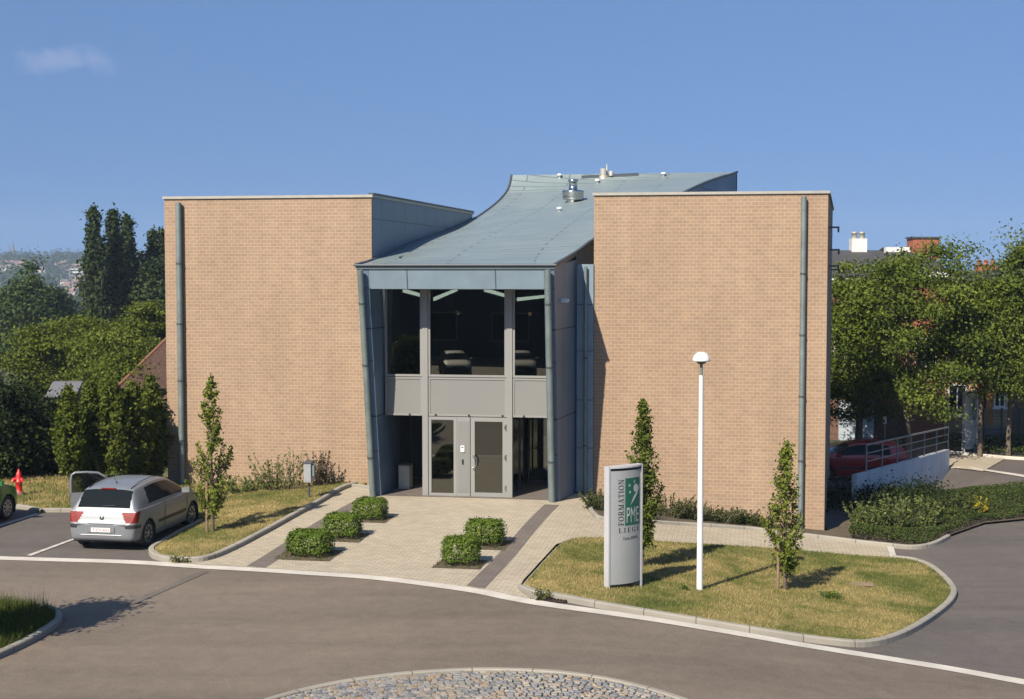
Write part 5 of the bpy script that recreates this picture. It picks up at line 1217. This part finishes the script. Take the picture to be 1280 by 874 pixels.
# ------------------------------------------------------------------ houses behind on the right
M['slate'] = zinc_mat('slate_roof', (0.060, 0.058, 0.062), 0.30, 0.18, 0.75, 0.6, 0.5, 0.006, 0.15, 0.0)
M['red_brick'] = simple('red_brick', (0.34, 0.110, 0.060), 0.85, 0, 0.22, 5)
M['old_brick'] = simple('old_brick', (0.16, 0.085, 0.060), 0.85, 0, 0.25, 4)
M['stone'] = simple('ochre_stone', (0.50, 0.33, 0.18), 0.85, 0, 0.2, 3)
M['render'] = simple('white_render', (0.70, 0.69, 0.66), 0.8, 0, 0.08)
M['oak'] = simple('oak_door', (0.42, 0.16, 0.03), 0.45, 0, 0.2, 4)
M['garage'] = simple('pale_garage_door', (0.46, 0.53, 0.58), 0.5, 0, 0.06)
M['terracotta'] = simple('terracotta', (0.50, 0.13, 0.05), 0.7, 0, 0.15)
HY = 63.0
def hx(u, Y=HY): return (u - 640) / F * Y
def hz_(v, Y=HY): return EYE - (v - HZ) / F * Y
def house(label, u0, u1, eave_v, ridge_v, wallm, roofm, depth=8.0, group='terraced houses behind the street trees'):
    x0, x1 = hx(u0), hx(u1); zg = -1.4
    t = thing('terraced_house', label, 'house', (x0, HY, zg), 0, group); w = x1 - x0; ze = hz_(eave_v) - zg; zr = EYE - (ridge_v - HZ) / F * (HY + depth / 2) - zg
    mb = MB(); mb.box(0, w, 0, depth, -0.5, ze); mb.build('wall', wallm, t)
    mb = MB(); L_ = math.hypot(depth / 2 + .35, zr - ze + .1)
    mb.face([(-.0, -.35, ze - .05), (w, -.35, ze - .05), (w, depth / 2, zr), (0, depth / 2, zr)], [(0, 0), (w, 0), (w, L_), (0, L_)])
    mb.face([(w, depth + .35, ze - .05), (0, depth + .35, ze - .05), (0, depth / 2, zr), (w, depth / 2, zr)], [(0, 0), (w, 0), (w, L_), (0, L_)])
    mb.face([(0, -.35, ze - .06), (0, depth / 2, zr - .01), (0, depth + .35, ze - .06)]); mb.face([(w, -.35, ze - .06), (w, depth + .35, ze - .06), (w, depth / 2, zr - .01)])
    rf = mb.build('roof', roofm, t)
    mb = MB(); mb.box(0.02, w - 0.02, -0.42, -0.05, ze - 0.30, ze - 0.07); mb.build('cornice', M['render'], t)
    return t, rf, w, ze, zr
def hwin(t, x, z, w, h, fm='white_paint'):
    mb = MB(); mb.box(x, x + w, -0.06, 0.04, z, z + h); f_ = mb.build('window', M[fm], t); mb = MB(); mb.box(x + .07, x + w / 2 - .03, -0.075, -0.061, z + .07, z + h - .07); mb.box(x + w / 2 + .03, x + w - .07, -0.075, -0.061, z + .07, z + h - .07); mb.build('pane', M['car_glass'], f_)
    mb = MB(); mb.box(x - .08, x + w + .08, -0.14, -0.062, z - .10, z - .003); mb.build('sill', M['render'], f_)
tA, rfA, wA, zeA, zrA = house('dark brick terraced house with a pale garage door behind the parked red car', 1020, 1130, 346, 313, M['old_brick'], M['slate'])
mb = MB(); mb.box(hx(1050) - hx(1020), hx(1094) - hx(1020), -0.05, -0.003, 0.15, 2.05); gd = mb.build('garage_door', M['garage'], tA)
mb = MB()
for k in range(5): mb.box(hx(1050) - hx(1020), hx(1094) - hx(1020), -0.056, -0.051, 0.5 + 0.35 * k, 0.512 + 0.35 * k)
mb.build('panel_joint', M['zinc_dark'], gd)
for x in (0.8, 2.5): hwin(tA, x, 3.4, 1.0, 1.6); 
mb = MB(); xa = hx(1062, HY + 4) - hx(1020); mb.box(xa, xa + 0.72, 3.7, 4.3, zrA - 0.3, zrA + 0.55); ch_ = mb.build('chimney', M['render'], rfA) if False else mb.build('chimney', M['render'], tA)
mb = MB()
for k in (0.18, 0.54): mb.lathe([(0.14, 0), (0.12, 0.22), (0.16, 0.24), (0.15, 0.32), (0.0, 0.33)], (xa + k, 4.0, zrA + 0.55), 12)
mb.build('chimney_pot', M['coping'], ch_)
tB, rfB, wB, zeB, zrB = house('terraced house with a tall red brick chimney stack and pale roof edge', 1130.4, 1182, 338, 310, M['red_brick'], M['slate'])
mb = MB(); xa = hx(1139, HY + 3) - hx(1130.4); mb.box(xa, xa + 1.25, 2.9, 3.9, zrB - 0.6, zrB + 0.42); ch_ = mb.build('chimney', M['red_brick'], tB)
mb = MB(); mb.box(xa - .06, xa + 1.31, 2.84, 3.96, zrB + 0.422, zrB + 0.50); mb.build('cap', M['zinc_dark'], ch_)
mb = MB(); mb.box(hx(1108, HY + 3) - hx(1130.4), hx(1139, HY + 3) - hx(1130.4) - 0.02, 3.2, 3.6, zrB - 0.25, zrB + 0.02); mb.build('ridge_flashing', M['render'], tB)
hwin(tB, 0.5, 3.3, 0.95, 1.7)
tC, rfC, wC, zeC, zrC = house('ochre stone terraced house with an oak front door up a flight of steps', 1182.4, 1262, 364, 338, M['stone'], M['slate'])
x0 = hx(1182.4); dx = hx(1223) - x0; mb = MB(); mb.box(dx, dx + 0.72, -0.06, -0.003, 0.95, 3.05); dC = mb.build('door', M['oak'], tC)
mb = MB(); mb.box(dx + .28, dx + .40, -0.075, -0.061, 1.7, 2.7); mb.build('pane', M['car_glass'], dC)
for k in range(5): mb = MB(); mb.box(dx - 0.5, dx + 1.3, -0.35 - 0.3 * (5 - k), -0.06, -0.05 + 0.19 * k, 0.14 + 0.19 * k - 0.003); mb.build('step', simple('step_stone', (0.18, 0.17, 0.16), 0.9), tC)
hwin(tC, hx(1244) - x0, 1.75, 0.52, 1.15); hwin(tC, hx(1186) - x0, 1.4, 0.85, 1.4); hwin(tC, 0.5, 4.0, 0.9, 1.3); hwin(tC, 1.9, 4.0, 0.6, 1.3)
mb = MB(); xa = hx(1219, HY + 4) - x0; mb.box(xa, xa + 0.92, 3.75, 4.25, zrC - 0.2, zrC + 0.22); ch_ = mb.build('chimney', M['red_brick'], tC)
mb = MB(); mb.box(xa - .04, xa + .96, 3.71, 4.29, zrC + 0.222, zrC + 0.28); mb.build('cap', M['old_brick'], ch_)
mb = MB()
for k in (0.14, 0.46, 0.78): mb.lathe([(0.11, 0), (0.08, 0.20), (0.10, 0.22), (0.0, 0.23)], (xa + k, 4.0, zrC + 0.28), 10)
mb.build('chimney_pot', M['terracotta'], ch_)
tD, rfD, wD, zeD, zrD = house('plain brick terraced house at the right photo edge, slightly higher roof', 1262.4, 1400, 362, 336, M['old_brick'], M['slate'])
hwin(tD, 0.5, 3.6, 0.9, 1.4); hwin(tD, 2.2, 3.6, 0.9, 1.4)
# green mesh fence on the far side of the street
M['fence_green'] = simple('green_fence', (0.012, 0.075, 0.055), 0.5)
t = thing('mesh_fence', 'dark green wire mesh fence with posts in front of the stone house', 'fence', (hx(1187, 59.6), 59.6, -1.35), 0)
L_ = hx(1300, 59.6) - hx(1187, 59.6)
for k in range(6): mb = MB(); mb.tube([(L_ * k / 5, 0, -0.1), (L_ * k / 5, 0, 2.0)], 0.04, 8); mb.build('post', M['fence_green'], t)
mb = MB()
for k in range(14): z = 0.1 + 0.14 * k; mb.tube([(0, 0.0, z), (L_, 0.0, z)], 0.006, 4)
for k in range(90): x = L_ * k / 89; mb.tube([(x, 0.01, 0.05), (x, 0.01, 1.95)], 0.005, 4)
mb.build('mesh', M['fence_green'], t)
t = thing('fence_post', 'tall thin pale post by the trunks behind the red car', 'post', (hx(1108, 57), 57, -1.3), 0)
mb = MB(); mb.tube([(0, 0, -0.1), (0, 0, 1.7)], 0.04, 8); mb.build('pole', M['pipe'], t); mb = MB(); mb.box(-0.06, 0.06, -0.05, 0.05, 1.55, 1.85); mb.build('plate', M['white_paint'], t)

# ------------------------------------------------------------------ street trees at the right
def big_tree(name, label, X, Y, zg, c, rx, rz, ncl, clr, per, size, mat, seed, group, th, tr, nb=26, cat='tree'):
    cr, cs = round_crown(seed, (0, 0, c - zg), rx, rz, ncl, clr, per, size, flat=0.5 if mat in (M['leaf_street'], M['leaf_mid']) else 0.7)
    return make_tree(name, label, cat, (X, Y, zg), cr, cs, th, tr, mat, group, nb, seed)
TG = 'street trees in front of the terraced houses'
for k, (u, Y, vt, vb, wpx, lb) in enumerate(((1076, 57.5, 322, 540, 104, 'broad street tree touching the right brick corner'), (1136, 56.0, 289, 532, 128, 'tallest round street tree, below the red chimney'), (1228, 56.8, 352, 486, 100, 'lower street tree above the far totem sign'), (1264, 57.2, 360, 486, 84, 'small street tree in front of the stone house'), (1294, 55.5, 294, 505, 84, 'street tree cut off by the right photo edge'))):
    X = (u - 640) / F * Y; zt, zb2 = hz_(vt, Y), hz_(vb, Y); rz_ = (zt - zb2) / 2; rx_ = wpx / 2 / F * Y * 1.06
    big_tree('street_tree', lb, X, Y, -1.35, (zt + zb2) / 2, rx_, rz_ * 0.95, 145, 0.64, 270, 0.128, M['leaf_street'], 300 + k, TG, 2.0, 0.19 if k < 2 else 0.12)

# ------------------------------------------------------------------ left side: hedge trees, dark trees, woods
HGp = 'hornbeam row behind the car park'
HL = ['slender hornbeam with a bare trunk behind the open car door', 'bushy hornbeam second from the left in the row', 'bushy hornbeam in the middle of the row above the silver car', 'hornbeam fourth in the row below the brown roof', 'hornbeam touching the left brick edge']
for k, (u, v, vt, w) in enumerate(((88, 628, 486, 30), (114, 620, 478, 42), (141, 622, 472, 42), (167, 617, 478, 42), (189, 609, 470, 40))):
    p = G(u, v); Y = p.y; h = hz_(vt, Y); cr, bs = branch_crown(400 + k, 0.95 if k == 0 else 0.25, h, pf_(w / 2 / F * Y * 1.45, 0.45), 210, 52, 0.105, 30, 62, 0.09, 0.95)
    make_tree('hornbeam_tree', HL[k], 'tree', gz(p, 0.0), cr, [], 0.9, 0.06, M['leaf_horn'], HGp, 24, 400 + k, branches=bs)
DG = 'dark trees at the left edge'
for k, (u, Y, vt, vb, w, lb) in enumerate(((20, 44, 462, 615, 100, 'big dark bushy tree behind the red hydrant'), (-45, 43, 440, 625, 110, 'dark tree at the left photo edge above the green car'), (62, 45.5, 500, 620, 52, 'dark low tree between the hydrant tree and the hornbeams'), (120, 47, 505, 620, 90, 'dark shrubby tree filling the gaps behind the hornbeams'), (185, 47, 500, 620, 80, 'dark shrubby tree behind the hornbeam at the brick edge'))):
    X = (u - 640) / F * Y; zt, zb2 = hz_(vt, Y), hz_(vb, Y); big_tree('dark_tree', lb, X, Y, 0.0, (zt + zb2) / 2, w / 2 / F * Y, (zt - zb2) / 2 * 0.95, 120, 0.45, 110, 0.13, M['leaf_dark'], 500 + k, DG, 0.6, 0.12, 18)
MG = 'light green trees in the middle distance at the left'
for k, (u, Y, vt, vb, w, lb) in enumerate(((55, 68, 412, 500, 70, 'yellow-green round tree above the grey shed roof'), (95, 70, 388, 500, 72, 'yellow-green tree just left of the poplars'), (135, 66, 408, 500, 70, 'yellow-green tree left of the brown roof'), (180, 74, 378, 470, 66, 'light green tree rising above the brown roof'), (160, 62, 440, 510, 50, 'small light tree at the foot of the brown roof'))):
    X = (u - 640) / F * Y; zt, zb2 = hz_(vt, Y), hz_(vb, Y); zg = terrain(X, Y); big_tree('leafy_tree', lb, X, Y, zg, (zt + zb2) / 2, w / 2 / F * Y, (zt - zb2) / 2 * 0.95, 74, 0.66, 200, 0.15, M['leaf_mid'], 600 + k, MG, 1.0, 0.16, 14)
FG = 'dark green forest trees beyond the light ones at the left'
for k, (u, Y, vt, vb, w, lb) in enumerate(((40, 150, 337, 460, 56, 'tall dark green tree with the highest crown left of the poplars'), (5, 150, 352, 460, 50, 'dark green forest tree at the left photo edge'), (72, 155, 356, 460, 36, 'dark green forest tree beside the poplars, lower than its neighbour'), (165, 126, 316, 440, 60, 'dark tree between the poplars and the thin poplar pair'), (198, 122, 326, 440, 44, 'dark tree next to the left brick edge'))):
    X = (u - 640) / F * Y; zt, zb2 = hz_(vt, Y), hz_(vb, Y); zg = terrain(X, Y) - 1; big_tree('forest_tree', lb, X, Y, zg, (zt + zb2) / 2, w / 2 / F * Y, (zt - zb2) / 2 * 0.95, 95, 1.1, 110, 0.36, M['leaf_forest'] if k < 3 else M['leaf_poplar'], 700 + k, FG, 3, 0.3, 14)
PG = 'poplars left of the brick building'
for k, (u, vt, w, lb) in enumerate(((119, 261, 30, 'leftmost tall poplar, its top standing clear'), (143, 263, 28, 'second tall poplar in the middle of the clump'), (160, 272, 22, 'third poplar of the clump, slightly lower'), (193, 290, 12, 'thin poplar of the pair by the brick edge'), (204, 289, 11, 'thin poplar almost touching the brick edge'))):
    Y = 118 + 3 * k; X = (u - 640) / F * Y; zg = terrain(X, Y) - 1; H = hz_(vt, Y) - zg
    cr, bs = branch_crown(800 + k, H - 13.5, H, pf_(w / 2 / F * Y * 1.65, 0.33), 190 if w > 10 else 110, 64, 0.33, 62, 80, 0.30, 0.85); make_tree('poplar', lb, 'tree', (X, Y, zg), cr, [], H - 12, 0.28, M['leaf_poplar'], PG, 18, 800 + k, branches=bs)
# brown roofed house and grey shed
M['brown_tile'] = zinc_mat('brown_tile', (0.080, 0.038, 0.019), 0.28, 0.26, 0.45, 0.8, 0.5, 0.055, 0.2, 0.0)
Yh = 60.0; xa = (143 - 640) / F * Yh; t = thing('hip_roof_house', 'house with a brown tiled hip roof behind the hornbeams', 'house', (xa, Yh, -0.3), 0); ze, zr = hz_(486, Yh) + .3, hz_(396, Yh + 3) + .3
mb = MB(); mb.box(0.3, 8.6, 0.3, 7.7, -1, ze - 0.02); mb.build('wall', M['old_brick'], t)
mb = MB(); e_ = [(0, 0, ze), (9, 0, ze), (9, 8, ze), (0, 8, ze)]; r_ = [(2.4, 3.4, zr), (6.6, 3.4, zr)]
mb.face([e_[0], e_[1], r_[1], r_[0]], [(0, 0), (9, 0), (6.6, 5), (2.4, 5)]); mb.face([e_[2], e_[3], r_[0], r_[1]], [(9, 0), (0, 0), (2.4, 5), (6.6, 5)]); mb.face([e_[3], e_[0], r_[0]], [(0, 0), (8, 0), (3.4, 5)]); mb.face([e_[1], e_[2], r_[1]], [(0, 0), (8, 0), (3.4, 5)]); mb.face(e_[::-1])
rf = mb.build('roof', M['brown_tile'], t); mb = MB(); mb.tube([e_[0], r_[0], r_[1], e_[1]], 0.07, 6); mb.build('ridge_tiles', simple('ridge_brown', (0.20, 0.085, 0.045), 0.8), rf)
Yh = 53.0; xa = (54 - 640) / F * Yh; t = thing('garden_shed', 'shed with a plain grey roof among the dark trees', 'shed', (xa, Yh, 0), 0); ze, zr = hz_(497, Yh), hz_(477, Yh + 1)
mb = MB(); mb.box(0.08, 1.07, 0.1, 2.0, -0.5, ze); mb.build('wall', M['old_brick'], t); mb = MB(); mb.hexa([(0, 0, ze), (1.15, 0, ze), (1.15, 2.1, ze), (0, 2.1, ze), (0.0, 0.9, zr - .02), (1.15, 0.9, zr - .02), (1.15, 1.2, zr), (0.0, 1.2, zr)]); mb.build('roof', simple('grey_roof', (0.13, 0.13, 0.14), 0.7), t)

# ------------------------------------------------------------------ far hill: woods, village, church
rg = np.random.default_rng(9); cs, rs, ks = [], [], []
for k in range(1500):
    Y = rg.uniform(500, 1780); X = rg.uniform(-0.44, -0.20) * Y; r = rg.uniform(3.0, 6.5)
    cs.append(np.array([X, Y, terrain(X, Y) + r * 0.6])); rs.append(r); ks.append(34)
V, T = clump_crown(rg, cs, rs, ks, 3.0, 0.5, 0.5, 1.0); setp(raw('far_woods', V, 4, T, M['leaf_far']), kind='stuff')
def ground_hit(u, v):
    d = ray(u, v); best = None
    for k in range(500, 1800, 4):
        q = d * (k / d.y); e = EYE + q.z - terrain(q.x, k)
        if e <= 0: return q.x, k
    return d.x * 1620 / d.y, 1620
VG = 'village houses on the far hillside'
M['far_roof'] = simple('far_roof', (0.26, 0.15, 0.12), 0.8); M['far_roof2'] = simple('far_roof2', (0.16, 0.13, 0.13), 0.8); M['far_wall'] = simple('far_wall', (0.66, 0.58, 0.52), 0.8); M['far_wall2'] = simple('far_wall2', (0.52, 0.38, 0.31), 0.8)
protos = []
for k, (w, d, h, r) in enumerate(((8, 6, 4.5, 2.2), (12, 6, 4.5, 2.4), (7, 6, 5, 2.0))):
    t = thing('village_house', 'small pitched-roof house of the village on the far hill', 'house', (0, 0, 0), 0, VG)
    mb = MB(); mb.box(-w / 2, w / 2, -d / 2, d / 2, -6, h); mb.build('wall', M['far_wall'] if k != 1 else M['far_wall2'], t)
    mb = MB(); mb.face([(-w / 2, -d / 2 - .5, h), (w / 2, -d / 2 - .5, h), (w / 2, 0, h + r), (-w / 2, 0, h + r)]); mb.face([(w / 2, d / 2 + .5, h), (-w / 2, d / 2 + .5, h), (-w / 2, 0, h + r), (w / 2, 0, h + r)]); mb.face([(-w / 2, -d / 2, h), (-w / 2, 0, h + r), (-w / 2, d / 2, h)]); mb.face([(w / 2, -d / 2, h), (w / 2, d / 2, h), (w / 2, 0, h + r)]); mb.build('roof', M['far_roof'] if k != 2 else M['far_roof2'], t); protos.append(t)
spots = [(2, 333), (9, 331.5), (15, 333), (22, 332), (28, 333.5), (34, 333), (39, 334.5), (77, 333), (83, 331), (88, 337), (93, 342), (85, 343), (79, 338), (97, 336), (81, 356), (87, 359), (93, 361), (84, 352), (100, 357), (90, 368), (52, 340), (30, 338), (97, 352), (4, 338), (86, 378), (82, 380), (103, 346)]
for k, (u, v) in enumerate(spots):
    X, Y = ground_hit(u, v); src = protos[k % 3]; tgt = src if k < 3 else None
    z = EYE - (v - HZ) / F * Y - 2
    if tgt: tgt.location = (X, Y, z); tgt.rotation_euler = (0, 0, 0.2 * k)
    else: copy_tree(src, (X, Y, z), 0.25 * math.sin(k * 2.3))
Yc = 1640.0; t = thing('church', 'church with a tall dark spire on the far hilltop', 'church', ((17.8 - 640) / F * Yc, Yc, hz_(332, Yc)), 0)
mb = MB(); mb.box(-3, 3, -3, 3, -6, 11); mb.build('tower', M['far_wall2'], t); mb = MB(); mb.lathe([(4.2, 11), (1.6, 19), (0.0, 30)], n=8, smooth=False); mb.build('spire', M['far_roof2'], t); mb = MB(); mb.box(-22, -3.2, -5, 5, -6, 7); mb.build('nave', M['far_wall2'], t)
Yc = 1300.0; t = thing('apartment_block', 'white flat-roofed apartment block on the far hillside left of the poplars', 'building', ((98 - 640) / F * Yc, Yc, hz_(349, Yc)), 0)
mb = MB(); mb.box(-6.5, 6.5, -5, 5, -6, 9.5); mb.build('wall', M['render'], t)
for k in range(3): mb = MB(); mb.box(-6, 6, -5.05, -5.001, 1.2 + 3 * k, 2.6 + 3 * k); mb.build('window', M['car_glass'], t)
